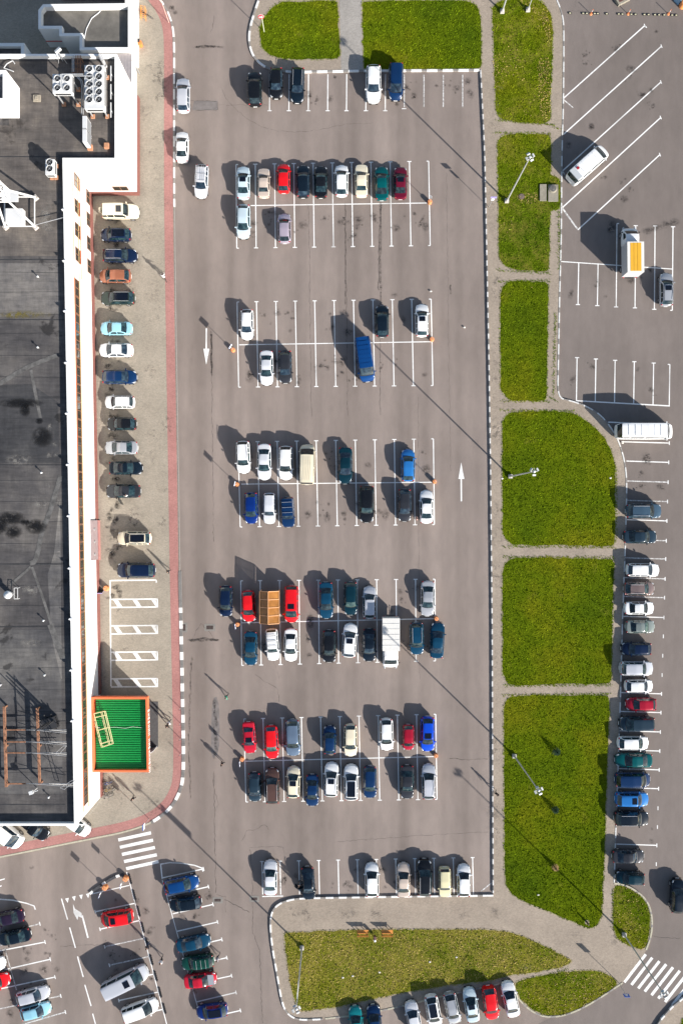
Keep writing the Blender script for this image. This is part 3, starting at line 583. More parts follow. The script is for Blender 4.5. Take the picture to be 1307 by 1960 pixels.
# far north building with reddish roof and street wall
nb2 = thing('street_wall', 'white boundary wall and roof edge at the top beside the pavement', 'wall')
MB().box(G(262, -2, 2.1), (.7, 6.2, 4.2)).ob('wall', WALL, nb2)
MB().box(G(190, -22, 1.9), (9.5, 3.2, 3.6)).ob('outbuilding', mat('reddish_roof', (.16, .09, .09), .8, var=.2), nb2)
lw = thing('roof_canopy', 'grey corrugated lean-to roof between the two white buildings', 'roof')
b = MB(); x0, x1, y0, y1 = G(60, 0).x, G(266, 0).x, G(0, 188).y, G(0, 133).y; N = 150
for i in range(N): b.box((lerp(x0, x1, (i+.5)/N), (y0+y1)/2, 3.45+(.03 if i % 2 else 0)), ((x1-x0)/N*.98, y1-y0, .06))
b.ob('corrugated_sheet', mat('grey_corrugated', (.42, .38, .37), .6, .2, var=.1), lw)
MB().box(((x0+x1)/2, (y0+y1)/2, 1.7), (x1-x0-.4, y1-y0-.4, 3.3)).ob('wall', WALL, lw)
b = MB(); p = G(267.2, 160); b.box(p+Vector((0, 0, 1.6)), (.08, 2.6, .12)); b.tube(p+Vector((.05, 1.2, .1)), p+Vector((.05, 1.2, 3.2)), .06); b.ob('downpipe', mat('pipe_grey', (.25, .25, .25), .5), lw)
west = thing('west_outbuilding', 'flat white edged roof at the far left above the shop roof', 'building')
block(west, [(-60, 128), (78, 128), (78, 178), (-60, 178)], 5.2, 4.7, .4)
pent = thing('roof_penthouse', 'white rooftop box with dark top at the left photo edge', 'roof box')
P = ccw([tuple(W(*q, 13.3).xy) for q in ((-60, 134), (12, 134), (12, 194), (-60, 194))]); I = offset(P, .35, True); n = 4
b = MB(); b.add([(*p, HR) for p in P]+[(*p, 13.3) for p in P]+[(*p, 13.3) for p in I]+[(*p, 12.6) for p in I], [(i+k*4, (i+1) % 4+k*4, (i+1) % 4+4+k*4, i+4+k*4) for k in range(3) for i in range(4)]); b.ob('wall', WALL, pent)
MB().sheet(offset(P, .34, True), 12.605).ob('roof', mat('pent_roof', (.12, .11, .115), .9, var=.2), pent)

# ------------------------------------------------------------------ rooftop plant
ACW = mat('ac_white', (.60, .60, .59), .5, var=.05, scale=1); DK = mat('dark_metal', (.03, .03, .032), .5); FAN = mat('fan_grey', (.35, .36, .37), .4, .5); BRICK = mat('brick_block', (.45, .22, .12), .9, var=.2, scale=6)
RUST = mat('rust', (.26, .125, .07), .85, .1, var=.5, scale=3); GALV = mat('galvanised', (.48, .48, .48), .45, .4, var=.15)
def fan(u, x, y, z, r, body):
    b = MB(); n = 20
    b.lathe((x, y, z-.14), [(r, 0), (r, .02)], n); f = b.ob('fan_well', DK, body)
    g = MB()
    for k in range(5):
        a = k*1.2566+.4; M = Matrix.Rotation(a, 3, 'Z') @ Matrix.Rotation(.5, 3, 'X'); g.box(Vector((x, y, z-.06))+M @ Vector((r*.52, 0, 0)), (r*.75, r*.30, .01), M=M)
    g.ob('blades', mat('blade_black', (.02, .022, .025), .4), f)
    g = MB(); g.tube((x, y, z-.1), (x, y, z+.03), r*.16, n=10)
    for k in range(2): a = .9+k*math.pi/2; g.beam((x-r*math.cos(a), y-r*math.sin(a), z+.02), (x+r*math.cos(a), y+r*math.sin(a), z+.02), .03)
    g.ob('grille', FAN, f)
def ac(label, x0, y0, x1, y1, nx, ny, ztop, th, legs, fr=.36, ny_off=0):
    a, c = W(x0, y0, ztop), W(x1, y1, ztop); cx, cy = (a.x+c.x)/2, (a.y+c.y)/2; w, d = c.x-a.x, a.y-c.y
    t = thing('air_conditioner', label, 'air conditioner', (cx, cy, HR))
    z1 = ztop-HR; z0 = z1-th
    b = MB(); b.box((0, 0, z0+(th-.16)/2), (w, d, th-.16)); rim = MB()
    # top deck with wells: frame ring plus raised collars
    rim.box((0, 0, z1-.14), (w+.04, d+.04, .04)); rim.ob('top_deck', ACW, t)
    body = b.ob('casing', ACW, t)
    for i in range(nx):
        for j in range(ny):
            x = -w/2+w*(i+.5)/nx*1.0; y = d/2-(d-ny_off)*(j+.5)/ny
            col = MB(); n = 24; r = fr
            col.add([(x+rad*math.cos(2*math.pi*k/n), y+rad*math.sin(2*math.pi*k/n), zz) for rad, zz in ((r+.06, z1-.12), (r+.05, z1+.04), (r, z1+.04), (r, z1-.11)) for k in range(n)],
                    [(m_*n+k, m_*n+(k+1) % n, (m_+1)*n+(k+1) % n, (m_+1)*n+k) for m_ in range(3) for k in range(n)]); col.ob('collar', ACW, t)
            fan(t, x, y, z1+.03, fr, t)
    g = MB(); g.box((0, -d/2-.02, z0+th*.45), (w*.8, .03, .28)); g.box((w/2+.02, 0, z0+th*.45), (.03, d*.8, .28)); g.ob('louvre', DK, t)
    for sx in (-1, 1):
        for sy_ in (-1, 1):
            g = MB(); g.box((sx*(w/2-.25), sy_*(d/2-.2), (z0+.0)/2+.1), (.12, .12, max(.02, z0-.2))); g.box((sx*(w/2-.25), sy_*(d/2-.2), .1), (.45, .45, .2), m=1); g.ob('leg', [GALV, BRICK], t)
    return t, w, d, z1, z0
t, w, d, z1, z0 = ac('white condenser block with four fans standing on tall legs', 101, 141, 138, 177, 2, 2, 12.6, .75, 1, .34)
g = MB(); g.tube((0, d/2-.1, z1+.1), (0, -d/2+.4, z1+.1), .06); g.tube((0, d/2-.1, z1+.1), (2.4, d/2-.1, z1+.1), .05)
g.ob('pipe', GALV, t)
t, w, d, z1, z0 = ac('large white condenser with ten fans in two columns', 162, 124, 199, 207, 2, 5, 11.9, .95, 1, .36, .55)
g = MB(); g.tube((0, d/2-1.3, z1+.1), (0, -d/2+1.0, z1+.1), .06); g.tube((0, d/2-1.3, z1+.1), (-2.6, d/2-1.3, z1+.1), .05); g.ob('pipe', GALV, t)
for i in range(3):
    g = MB(); g.box((w/2+.35, -d/2+.6+i*2.1, .8), (.1, 1.7, .1)); g.box((w/2+.35, -d/2+.6+i*2.1, .4), (.06, .08, .8)); g.ob('rack_rail', ACW, t)
ac('small white condenser with two fans near the roof corner', 87, 304, 104, 333, 1, 2, 11.1, .95, 1, .36, .25)
for y, lab in ((221, 'upright white cabinet unit below the ten-fan condenser, nearer of the pair to it'), (245, 'upright white cabinet unit beside a brick block, lower of the pair')):
    c = W(158, y, 11.6); t = thing('air_conditioner', lab, 'air conditioner', (c.x+.25, c.y-.8, HR), 0, 'upright cabinet units')
    MB().box((0, 0, 1.25), (.45, 1.5, 1.7)).ob('casing', ACW, t)
    g = MB()
    for k in range(12): g.box((.24, 0, .55+k*.12), (.03, 1.3, .05))
    g.ob('louvre', FAN, t)
    for yy in (-.6, .6): MB().box((0, yy, .2), (.3, .12, .4)).ob('leg', GALV, t)
for x, y, lab in ((172, 281, 'tan brick block below the upright cabinet units'), (204, 278, 'tan brick block near the right roof parapet')):
    c = W(x, y, HR+.4); tag(MB().box((0, 0, .2), (.55, .6, .4)).box((0, 0, .45), (.45, .5, .1)).ob('brick_block', BRICK, loc=(c.x, c.y, HR+.004)), lab, 'block', 'brick blocks on the roof')
pr = MB()
for x in (139, 142, 146, 149, 152, 155):
    a, c = W(x, 106, HR+1.0), W(x, 138, HR+1.0); pr.tube(a, c, .045, m=0 if x < 143 else 1); pr.tube(c, W(x+2, 142, HR+1.0), .045, m=1)
for y in (112, 122, 132): pr.beam(W(137, y, HR+.9), W(158, y, HR+.9), .06, m=1)
for x in (139, 156):
    for y in (112, 132): p = W(x, y, HR+.9); pr.beam(p, (p.x, p.y, HR), .06, m=1)
for a, c in (((146, 142), (150, 146)), ((150, 146), (158, 155)), ((158, 155), (160, 165)), ((160, 165), (160, 219))): pr.tube(W(*a, HR+1.0), W(*c, HR+1.0), .05, n=6); pr.tube(W(a[0]-3, a[1], HR+1.0), W(c[0]-3, c[1], HR+1.0), .05, n=6)
tag(pr.ob('pipe_rack', [GALV, RUST]), 'rusty pipe rack with bundled pipes by the roof edge', 'pipes')
dk_ = MB()
for a, c in (((30, 128), (30, 118)),): pass
pts = [W(x, y, HR+.3) for x, y in ((29, 122), (25, 116), (14, 122), (8, 130), (20, 134), (27, 137))]
hb = MB()
for a, c in zip(pts, pts[1:]): hb.tube(a, c, .05, n=6)
tag(hb.ob('cable_coil', ACW), 'tangled pale cable at the corner of the rooftop box', 'cable')
# satellite dish on the parapet
t = thing('antenna_box', 'small white rooftop floodlight on a bracket at the parapet', 'floodlight', W(118, 112, HR+.5))
M = Matrix.Rotation(.7, 3, 'Z') @ Matrix.Rotation(-.3, 3, 'X'); MB().box((0, .3, 1.1), (.75, .28, .3), M=M).ob('housing', ACW, t)
g = MB(); g.tube((0, 0, -.5), (0, .2, 1.0), .05); g.tube((.5, -.3, -.5), (0, .2, .9), .03); g.tube((-.5, -.3, -.5), (0, .2, .9), .03); g.ob('bracket', GALV, t)
dc = W(200, 122, HR+.6); t = thing('roof_fan', 'grey cowl duct beside the ten-fan condenser', 'duct', (dc.x, dc.y, HR))
MB().tube((0, 0, 0), (-.1, .25, 1.0), .2, n=12).tube((-.1, .25, 1.0), (-.35, .7, 1.25), .24, .2, n=12).ob('cowl', GALV, t)
# lattice mast on four feet
feet = [W(70, 380, HR), W(70, 436, HR), W(13, 436, HR), W(13, 380, HR)]; cc = sum(feet, Vector())/4
mast = thing('lattice_mast', 'white steel lattice mast on four feet leaning out of frame at left', 'mast', (cc.x, cc.y, HR)); FM = mat('mast_white', (.74, .73, .70), .5, var=.08)
lo = [f-Vector((cc.x, cc.y, HR)) for f in feet]
for f in lo:
    MB().box(f+Vector((0, 0, .2)), (.55, .5, .4), rz=.7).ob('foot', mat('concrete', (.42, .38, .34), .9, var=.15), mast)
up = [Vector((f.x*.38, f.y*.38, 5.0)) for f in lo]; tp = [Vector((f.x*.34, f.y*.34, 21)) for f in lo]
for f, u, t_ in zip(lo, up, tp):
    g = MB(); g.tube(f+Vector((0, 0, .35)), u, .13, .11); g.tube(u, t_, .11, .09); g.ob('leg', FM, mast)
g = MB()
for i in range(4):
    j = (i+1) % 4; g.tube(lo[i]+Vector((0, 0, .5)), lo[j]+Vector((0, 0, .5)), .07); g.tube(up[i], up[j], .06)
    m_ = (lo[i]+lo[j])/2; 
    for k in range(11):
        z_a, z_b = 5+k*1.45, 5+(k+1)*1.45; p = lambda i_, z: up[i_].lerp(tp[i_], (z-5)/16)
        g.tube(p(i, z_a), p(j, z_b), .04, n=5); g.tube(p(i, z_b), p(j, z_b), .04, n=5); g.tube(p(j, z_a), p(i, z_b), .04, n=5)
g.ob('lattice_bracing', FM, mast)
MB().box((-.1, -1.0, 1.4), (1.9, 1.7, .9)).box((-.2, .9, 2.6), (1.8, 1.2, .1)).ob('equipment_cabinet', ACW, mast)
MB().tube(lo[1]+Vector((.1, .1, .6)), W(123, 416, HR+.5)-Vector((cc.x, cc.y, HR)), .035).ob('stay', GALV, mast)
# rusty rooftop sign frame
sf = thing('sign_frame', 'rusty steel frame of beams and thin rods on the roof near the entrance', 'frame', W(42, 1430, HR))
og = W(42, 1430, HR); L_ = lambda x, y, z: W(x, y, HR+z)-og
MB().beam(L_(9, 1352, .75), L_(13, 1506, .75), .26, .26).ob('beam', RUST, sf); MB().beam(L_(72, 1355, .95), L_(77, 1502, .95), .24, .24).ob('beam', RUST, sf)
for x0, x1, y in ((12, 128, 1397), (12, 128, 1420), (13, 128, 1441), (15, 140, 1500)):
    g = MB(); g.beam(L_(x0, y, .9), L_(50, y, .9), .13); g.tube(L_(50, y, .9), L_(x1, y, .95), .035, n=6, m=1); g.tube(L_(52, y, .9), L_(100, y, 3.4), .03, n=6, m=1)
    g.tube(L_(100, y, .9), L_(100, y, 3.4), .03, n=6, m=1); g.tube(L_(x1, y+3, .6), L_(95, y, 3.3), .03, n=6, m=1); g.tube(L_(60, y, 1.2), L_(x1, y+6, .7), .03, n=6, m=1); g.ob('cross_beam', [RUST, GALV], sf)
for x, y in ((9, 1354), (13, 1504), (72, 1357), (77, 1500), (10, 1430), (74, 1430)):
    p = L_(x, y, .8); MB().beam(p, (p.x, p.y, 0), .18).ob('post', RUST, sf)
for x, y, w in ((112, 1436, 10), (124, 1502, 14)):
    g = MB(); a = [L_(x-w*.6, y+6, .5), L_(x+w, y-8, 2.6), L_(x+w+6, y-8, 2.6), L_(x, y+9, .5)]
    for i in range(4): g.tube(a[i], a[(i+1) % 4], .03, n=6)
    g.ob('brace', GALV, sf)
for x in (20, 52):   # dark pieces at the frame: stacked felt rolls
    pass
t = thing('antenna_cluster', 'dark cluster of leaning antenna poles behind the roof parapet', 'antenna', W(100, 1382, HR))
og = W(100, 1382, HR); g = MB()
for dx, dy, hh, r in ((-18, -6, 6.8, .10), (0, -12, 5.2, .12), (-8, 6, 4.6, .08), (22, -16, 5.5, .13), (28, -22, 4.6, .12)):
    a = W(100+dx*.3, 1382+dy*.3, HR)-og; g.tube(a, a+Vector((0, 0, hh*.62)), r*.6)
g.ob('pole', DK, t); g = MB()
for k in range(9): a = k*.7; g.tube((math.cos(a)*.3, math.sin(a)*.3, 0), (math.cos(a)*1.2, math.sin(a)*1.2, .9), .06, n=6)
g.box((0, 0, .45), (1.6, 1.3, .9), rz=.3); g.ob('base_frame', DK, t)
# small roof vents
VL = ['beside the first roof seam', 'on the striped felt', 'below the round damp patch', 'left of the entrance roof', 'near the lattice shadow', 'below the rusty frame', 'at the left photo edge']
for (x, y), l in zip(((75, 531), (75, 666), (82, 905), (86, 1187), (88, 1291), (96, 1524), (4, 1310)), VL):
    c = W(x, y, HR); t = thing('roof_vent', 'short white vent pipe with cap '+l, 'vent', (c.x, c.y, HR), 0, 'vent pipes on the shop roof')
    MB().tube((0, 0, 0), (0, 0, .42), .05).ob('pipe', ACW, t); MB().lathe((0, 0, .42), [(.13, 0), (.10, .06), (.02, .12)], 10).ob('cap', ACW, t)
c = W(22, 1137, HR); t = thing('roof_chimney', 'round white ventilation cap with small frame on the dark roof', 'chimney', (c.x, c.y, HR))
MB().lathe((0, 0, 0), [(.28, 0), (.28, .9)], 14).ob('stack', GALV, t); MB().lathe((0, 0, .9), [(.48, 0), (.44, .15), (.15, .34), (.02, .36)], 16).ob('cap', ACW, t)
g = MB(); fr = [(.6, -.5), (1.0, -.5), (1.0, .75), (.6, .75)]
for i in range(4): g.tube((*fr[i], .6), (*fr[(i+1) % 4], .6), .03, n=6); g.tube((*fr[i], 0), (*fr[i], .6), .03, n=6)
g.ob('guard_frame', ACW, t)
c = W(72, 1508, HR); t = thing('roof_spotlight', 'white spotlight on a bent arm below the rusty frame', 'spotlight', (c.x, c.y, HR))
MB().tube((0, 0, 0), (0, 0, 1.6), .05).tube((0, 0, 1.6), (.8, .4, 2.0), .05).ob('arm', ACW, t); MB().box((-.1, 0, 1.55), (.45, .4, .3), rz=.3).ob('lamp_head', ACW, t)
c = W(72, 189, HR); tag(MB().box((0, 0, .08), (.85, .75, .16)).box((0, 0, .2), (.35, .35, .1)).ob('roof_hatch', mat('hatch_tan', (.30, .26, .20), .8, var=.2), loc=(c.x, c.y, HR)), 'small tan square hatch on the upper shop roof', 'hatch')

# ------------------------------------------------------------------ entrance canopy
en = thing('entrance_porch', 'orange framed porch with green corrugated roof at the shop entrance', 'porch')
GREEN = mat('green_roof', (.001, .24, .045), .45, .0, var=.12, scale=2)
PO = [(xw(1321)+.4, 1321), (297, 1321), (299.5, 1458.5), (xw(1458)+.4, 1458.5)]
P = ccw(GP(PO)); I = offset(P, .22, True); hz = 4.0; b = MB()
b.add([(*p, 3.15) for p in P]+[(*p, hz) for p in P]+[(*p, hz) for p in I]+[(*p, 3.15) for p in I], [(i+k*4, (i+1) % 4+k*4, (i+1) % 4+4+k*4, i+4+k*4) for k in range(3) for i in range(4)]+[(12, 13, 14, 15)])
b.ob('fascia', ORANGE, en)
b = MB(); y0, y1 = min(p[1] for p in I)+.03, max(p[1] for p in I)-.03; x0, x1 = I[0][0]+.1, max(p[0] for p in I)-.12; N = 36
x0 = min(p[0] for p in I)+.2; N = 31
for i in range(N):
    ya = lerp(y0, y1, i/N); pit = (y1-y0)/N
    b.box(((x0+x1)/2, ya+pit*.25, 3.44), (x1-x0, pit*.5, .12)); b.box(((x0+x1)/2, ya+pit*.75, 3.37), (x1-x0, pit*.5, .05))
b.ob('corrugated_roof', GREEN, en)
b = MB(); vx0, vx1 = G(199, 0).x, G(284, 0).x; vy0, vy1 = G(0, 1448).y, G(0, 1333).y
b.box(((vx0+vx1)/2, (vy0+vy1)/2, 1.57), (vx1-vx0, vy1-vy0, 3.14)); b.ob('vestibule', mat('dark_glazing', (.03, .035, .04), .08), en)
b = MB()
for k in range(9): y = lerp(vy0, vy1, k/8); b.box((vx1+.03, y, 1.57), (.08, .10, 3.1))
for z in (.12, 2.2, 3.05): b.box((vx1+.09, (vy0+vy1)/2, z), (.05, vy1-vy0, .08))
for k in range(8): x = lerp(vx0, vx1, k/7); b.box((x, vy1+.05, 1.57), (.1, .08, 3.1)); b.box((x, vy0-.05, 1.57), (.1, .08, 3.1))
b.ob('door_frames', mat('orange_frame', (.5, .16, .05), .5), en)
g = MB(); d0 = G(289, 1441); g.box((d0.x+.3, d0.y+.55, 1.15), (1.25, .06, 2.2), rz=.55); g.ob('open_door', mat('door_white', (.7, .7, .72), .3), en)
# white lettering on the east fascia, unreadable at this distance: plain glyph strokes
fx = G(298.2, 0).x; g = MB()
def stroke(s0, z0, s1, z1):
    xx = lerp(G(297, 0).x, G(299.5, 0).x, (s0-1321)/137)+.03
    a = Vector((xx, G(0, s0).y, z0)); c = Vector((xx, G(0, s1).y, z1)); g.beam(a, c, .05, .09)
gl = random.Random(11); y = 1345.0
for k in range(17):
    w_ = 5.2; 
    if k == 7: y += 4.5; continue
    stroke(y, 3.28, y, 3.86); kind = gl.choice('NHPEM')
    if kind in 'NHPM': stroke(y+w_*.75, 3.28, y+w_*.75, 3.86)
    if kind == 'H': stroke(y, 3.57, y+w_*.75, 3.57)
    if kind == 'N': stroke(y, 3.30, y+w_*.75, 3.84)
    if kind in 'PE': stroke(y, 3.84, y+w_*.75, 3.84)
    if kind == 'E': stroke(y, 3.57, y+w_*.6, 3.57); stroke(y, 3.30, y+w_*.75, 3.30)
    if kind == 'M': stroke(y, 3.84, y+w_*.37, 3.45); stroke(y+w_*.37, 3.45, y+w_*.75, 3.84)
    y += 7.1
g.ob('sign_lettering', mat('sign_white', (.82, .82, .80), .5), en)
g = MB()
for x in range(8): 
    for y in range(16): g.box(G(287+x*2.2+1, 1343+y*5.4, .128), (.13, .34, .012))
tag(MB().box(G(294.5, 1386, .13), (1.2, 5.8, .02)).ob('entrance_mat', mat('mat_dark', (.075, .072, .072), .9, var=.2, scale=4)), 'dark tiled entrance mat before the porch doors', 'mat')
t = thing('steel_trestle', 'pale yellow scaffold frame lying on the green porch roof', 'scaffold', (0, 0, 0)); YM = mat('pale_yellow', (.58, .52, .28), .6, var=.1); zt = 3.62
q = [(182, 1366), (204, 1361), (219, 1423), (198, 1430)]; g = MB(); g2 = MB()
for dz, sh in ((0, 0), (.55, 2.5)):
    Q = [W(x-4+sh, y, zt+dz) for x, y in q]
    for i in range(4): g.tube(Q[i], Q[(i+1) % 4], .045, n=6)
    for f in (.12, .5, .9): g2.tube(Q[0].lerp(Q[3], f), Q[1].lerp(Q[2], f), .04, n=6)
    g2.tube(Q[0].lerp(Q[1], .7), Q[3].lerp(Q[2], .7), .035, n=6)
for x, y in q: g2.tube(W(x-4, y, zt), W(x-1.5, y, zt+.55), .04, n=6)
g.ob('side_frame', YM, t); g2.ob('rungs', YM, t)
ca = MB(); pts = [(174, 1369), (178, 1371), (179, 1377), (175, 1383), (177, 1390), (184, 1391), (192, 1393)]
for a, c in zip(pts, pts[1:]): ca.tube(W(*a, 3.56), W(*c, 3.56), .03, n=5)
pts = [(211, 1392), (225, 1392), (240, 1394), (255, 1391), (272, 1393)]
for a, c in zip(pts, pts[1:]): ca.tube(W(*a, 3.56), W(*c, 3.56), .02, n=5)
tag(ca.ob('cable', ACW), 'thin white cable winding over the green porch roof', 'cable')
# ------------------------------------------------------------------ vehicles
def paint(name, c, metal=0.0, rough=0.28):
    return mat('paint_'+name, c, .22, metal, coat=0.3, spec=.3)
PC = dict(white=((.72, .72, .71), 0), pearl=((.60, .61, .63), .1), silver=((.40, .41, .43), .35), lsilver=((.52, .53, .56), .25), cream=((.66, .59, .44), 0), beige=((.52, .43, .36), .1), red=((.62, .008, .012), 0), rose=((.48, .012, .03), .1),
  dred=((.30, .008, .018), .1), maroon=((.13, .006, .022), .2), crimson=((.32, .008, .025), .1), navy=((.004, .012, .038), .1), dblue=((.004, .024, .080), .1), royal=((.002, .020, .14), 0), blue=((.003, .042, .16), .1), bblue=((.004, .055, .48), 0), sky=((.02, .15, .42), .1),
  teal=((.0, .075, .08), .1), turq=((.005, .17, .19), 0), green=((.004, .055, .038), .1), dteal=((.002, .022, .034), .1), black=((.006, .007, .009), 0), ink=((.004, .009, .016), 0), graphite=((.028, .03, .036), .2), grey=((.13, .135, .15), .3), copper=((.33, .125, .07), .3),
  lilac=((.42, .36, .42), .3), lblue=((.27, .52, .62), .1), ice=((.50, .60, .64), .1), brown=((.095, .052, .042), .2), slate=((.016, .032, .048), .1), taupe=((.19, .14, .13), .3), plum=((.018, .010, .026), .1), ycream=((.62, .57, .36), 0), bgrey=((.13, .18, .25), .3), steel=((.05, .09, .13), .2), ggrey=((.22, .25, .23), .3), olive=((.022, .035, .028), .2), petrol=((.004, .042, .085), .1))
PM_ = 0
PM = {k: paint(k, v[0], v[1]) for k, v in PC.items()}
def glass(name, a, b):
    n = NT(name, .05); n.b.inputs['Specular IOR Level'].default_value = .6
    oi = n.t.nodes.new('ShaderNodeObjectInfo'); ad = n.t.nodes.new('ShaderNodeVectorMath'); ad.operation = 'MULTIPLY_ADD'
    n.t.links.new(oi.outputs['Random'], ad.inputs[0]); ad.inputs[1].default_value = (37, 19, 11); n.t.links.new(n.tc.outputs['Object'], ad.inputs[2])
    z = n.t.nodes.new('ShaderNodeTexNoise'); z.inputs['Scale'].default_value = 2.4; z.inputs['Detail'].default_value = 3; n.t.links.new(ad.outputs[0], z.inputs['Vector'])
    n.color(n.ramp(z.outputs['Fac'], [(.40, a), (.56, tuple((x+y)/2 for x, y in zip(a, b))), (.68, b)])); return n.m
GLS = [glass('glass_teal', (.006, .016, .022), (.03, .06, .065)), glass('glass_grey', (.008, .013, .016), (.03, .048, .052)), glass('glass_green', (.02, .045, .045), (.09, .14, .12)), glass('glass_blue', (.008, .016, .028), (.035, .06, .08))]
TYRE = mat('tyre', (.018, .018, .018), .9); RIM = mat('rim', (.45, .45, .46), .35, .7); LAMP = mat('headlamp', (.38, .40, .42), .12, .1); TAIL = mat('tail_lamp', (.30, .006, .012), .2)
CHR = mat('chrome_rail', (.62, .62, .63), .3, .6); BLK = mat('black_trim', (.012, .012, .013), .5); PLATE = mat('plate_white', (.75, .75, .73), .5); PANO = mat('glass_roof', (.004, .006, .012), .05)
# L, W, H, belt, cowl z, nose z, ws0, ws1, rear-roof, rear-base, deck z, roof half width factor
TY = dict(
 sedan=(4.5, 1.76, 1.44, .92, .96, .70, .25, .41, .70, .85, 1.00, .70), oldsedan=(4.15, 1.62, 1.40, .90, .93, .76, .28, .40, .72, .83, .97, .74),
 hatch=(4.05, 1.72, 1.48, .94, .98, .70, .23, .39, .84, .96, 1.0, .70), mini=(3.5, 1.50, 1.46, .93, .97, .74, .19, .33, .86, .97, 1.0, .76),
 wagon=(4.55, 1.77, 1.48, .94, .98, .72, .25, .40, .87, .97, 1.0, .71), oldwagon=(4.2, 1.62, 1.44, .90, .93, .78, .28, .39, .91, .97, 1.0, .77),
 suv=(4.5, 1.84, 1.68, 1.05, 1.10, .84, .25, .39, .87, .97, 1.1, .73), boxsuv=(4.4, 1.78, 1.78, 1.08, 1.12, .90, .28, .37, .93, .98, 1.1, .82),
 mpv=(4.55, 1.82, 1.72, 1.02, 1.10, .74, .16, .33, .90, .98, 1.05, .76), van=(5.1, 1.92, 2.05, 1.18, 1.22, .85, .13, .27, .955, .99, 1.15, .84),
 bus=(6.9, 2.02, 2.62, 1.30, 1.34, .95, .10, .19, .965, .992, 1.25, .86), pickup=(4.9, 1.80, 1.70, 1.02, 1.06, .82, .24, .36, .55, .60, 1.04, .76),
 cab=(2.4, 1.95, 2.05, 1.15, 1.25, .80, .22, .48, .96, .985, 1.9, .84))
CACHE = {}
def car_meshes(kind):
    if kind in CACHE: return CACHE[kind]
    L, Wd, Ht, belt, cowl, nose, w0, w1, r1, r0, deck, tum = TY[kind]
    key = [w0-.016, w0, w1, r1, r0, lerp(w0, w1, .42), lerp(r1, r0, .55)]
    bp = lerp(w1, r1, .47); key += [bp-.010, bp+.010]
    cp = None
    if kind in ('wagon', 'suv', 'mpv', 'boxsuv', 'oldwagon', 'van', 'bus'): cp = lerp(w1, r1, .80); key += [cp-.008, cp+.008]
    fs = sorted(set([0, .004, .012, .025, .045, .075, .11, .15]+[1-x for x in (0, .004, .012, .03, .055, .09)]+key+[x for x in np.arange(.2, .92, .05) if min(abs(x-k) for k in key) > .018]))
    fs = [f for i, f in enumerate(fs) if i == 0 or f-fs[i-1] > 1e-4]
    zx = [0, .006, .02, w0*.55, w0, lerp(w0, w1, .5), w1, lerp(w1, r1, .4), r1, lerp(r1, r0, .5), r0, .985, .996, 1.0]
    zz = [.50, nose-.12, nose, lerp(nose, cowl, .72), cowl, lerp(cowl, Ht, .57), Ht-.055, Ht, Ht-.085, lerp(Ht-.085, deck, .44), deck, deck-.035, deck-.16, .55]
    if r0 > .95: zx[-3:] = [max(.99, r0+.002), .997, 1.0]; zz[-3:] = [deck-.05, deck-.2, .5]
    rows = []; BOW = [.38, .24, .21, .11, .0, -.07, -.14, -.25] if kind not in ('oldsedan', 'oldwagon', 'boxsuv', 'bus', 'van', 'cab') else [.16, .10, .09, .05, 0, -.02, -.03, -.07]
    for f in fs:
        zt = float(np.interp(f, zx, zz)); w = Wd/2
        if f < .15: w *= .62+.38*math.sqrt(max(0, 1-((.15-f)/.15)**2.1))
        if f > .88: w *= .74+.26*math.sqrt(max(0, 1-((f-.88)/.12)**2.2))
        w *= 1-.03*abs(2*f-1)
        cab_ = w0 < f < r0; zs = min(belt, zt-.05) if not cab_ else min(belt, float(np.interp(f, [w0, w1], [cowl-.05, belt])))
        t = max(0, min(1, (zt-zs-.06)/(Ht-belt-.11))); t = t if cab_ else 0
        we = lerp(w*.90, Wd/2*tum*(1.0 if f < r1 else lerp(1, .97, (f-r1)/(r0-r1+1e-6))), t**.8); we = min(we, w*.92); ze = lerp(min(zs+.03, zt-.012), zt-.045, t)
        zb = .22 if .03 < f < .97 else .28
        pts = [(0, zb), (w*.86, zb), (w*.97, min(.36, zt*.8)), (w, min(.62, zs-.03)), (w*.985, zs-.02), (w*.95, zs+.005), (lerp(w*.95, we, .08), lerp(zs+.005, ze, .1)), (lerp(w*.95, we, .90), lerp(zs+.005, ze, .88)), (we*.985, ze+.012), (we*.90, lerp(ze, zt, .72)), (we*.5, lerp(ze, zt, .95)), (0, zt)]
        bow = float(np.interp(f, [0, .1, w0, w1, .6, r1, r0, 1], BOW)); rows.append([(L*(.5-f)-bow*min(1.1, abs(y)/(Wd/2))**2.2, y, z) for y, z in pts])
    n = len(rows[0]); K = 2*n-2
    ring = [r+[(x, -y, z) for x, y, z in r[-2:0:-1]] for r in rows]
    V = [p for r in ring for p in r]; groups = {'body': [], 'wiper_cowl': [], 'windshield': [], 'rear_window': [], 'side_L': [], 'side_R': []}
    for i in range(len(fs)-1):
        a, b_ = fs[i], fs[i+1]; m_ = (a+b_)/2
        for j in range(K):
            jj = j if j < n-1 else K-1-j; q = (i*K+j, i*K+(j+1) % K, (i+1)*K+(j+1) % K, (i+1)*K+j); g = 'body'
            if jj in (9, 10) or (jj == 8 and kind in ('bus', 'van')):
                if w0-.0159 < m_ < w0: g = 'wiper_cowl'
                if w0 < m_ < w1: g = 'windshield'
                elif r1 < m_ < r0: g = 'rear_window'
            elif jj == 6:
                s0_ = lerp(w0, w1, .42); e0_ = lerp(r1, r0, .55) if kind not in ('pickup', 'cab') else r1
                if s0_ < m_ < e0_ and abs(m_-bp) > .0099 and (cp is None or abs(m_-cp) > .0079): g = 'side_L' if j < n-1 else 'side_R'
                if kind in ('cab', 'cargo') and m_ > w1+.25: g = 'body'
            groups[g].append(q)
    groups['body'] += [tuple(range(K-1, -1, -1)), tuple((len(fs)-1)*K+k for k in range(K))]
    out = {}
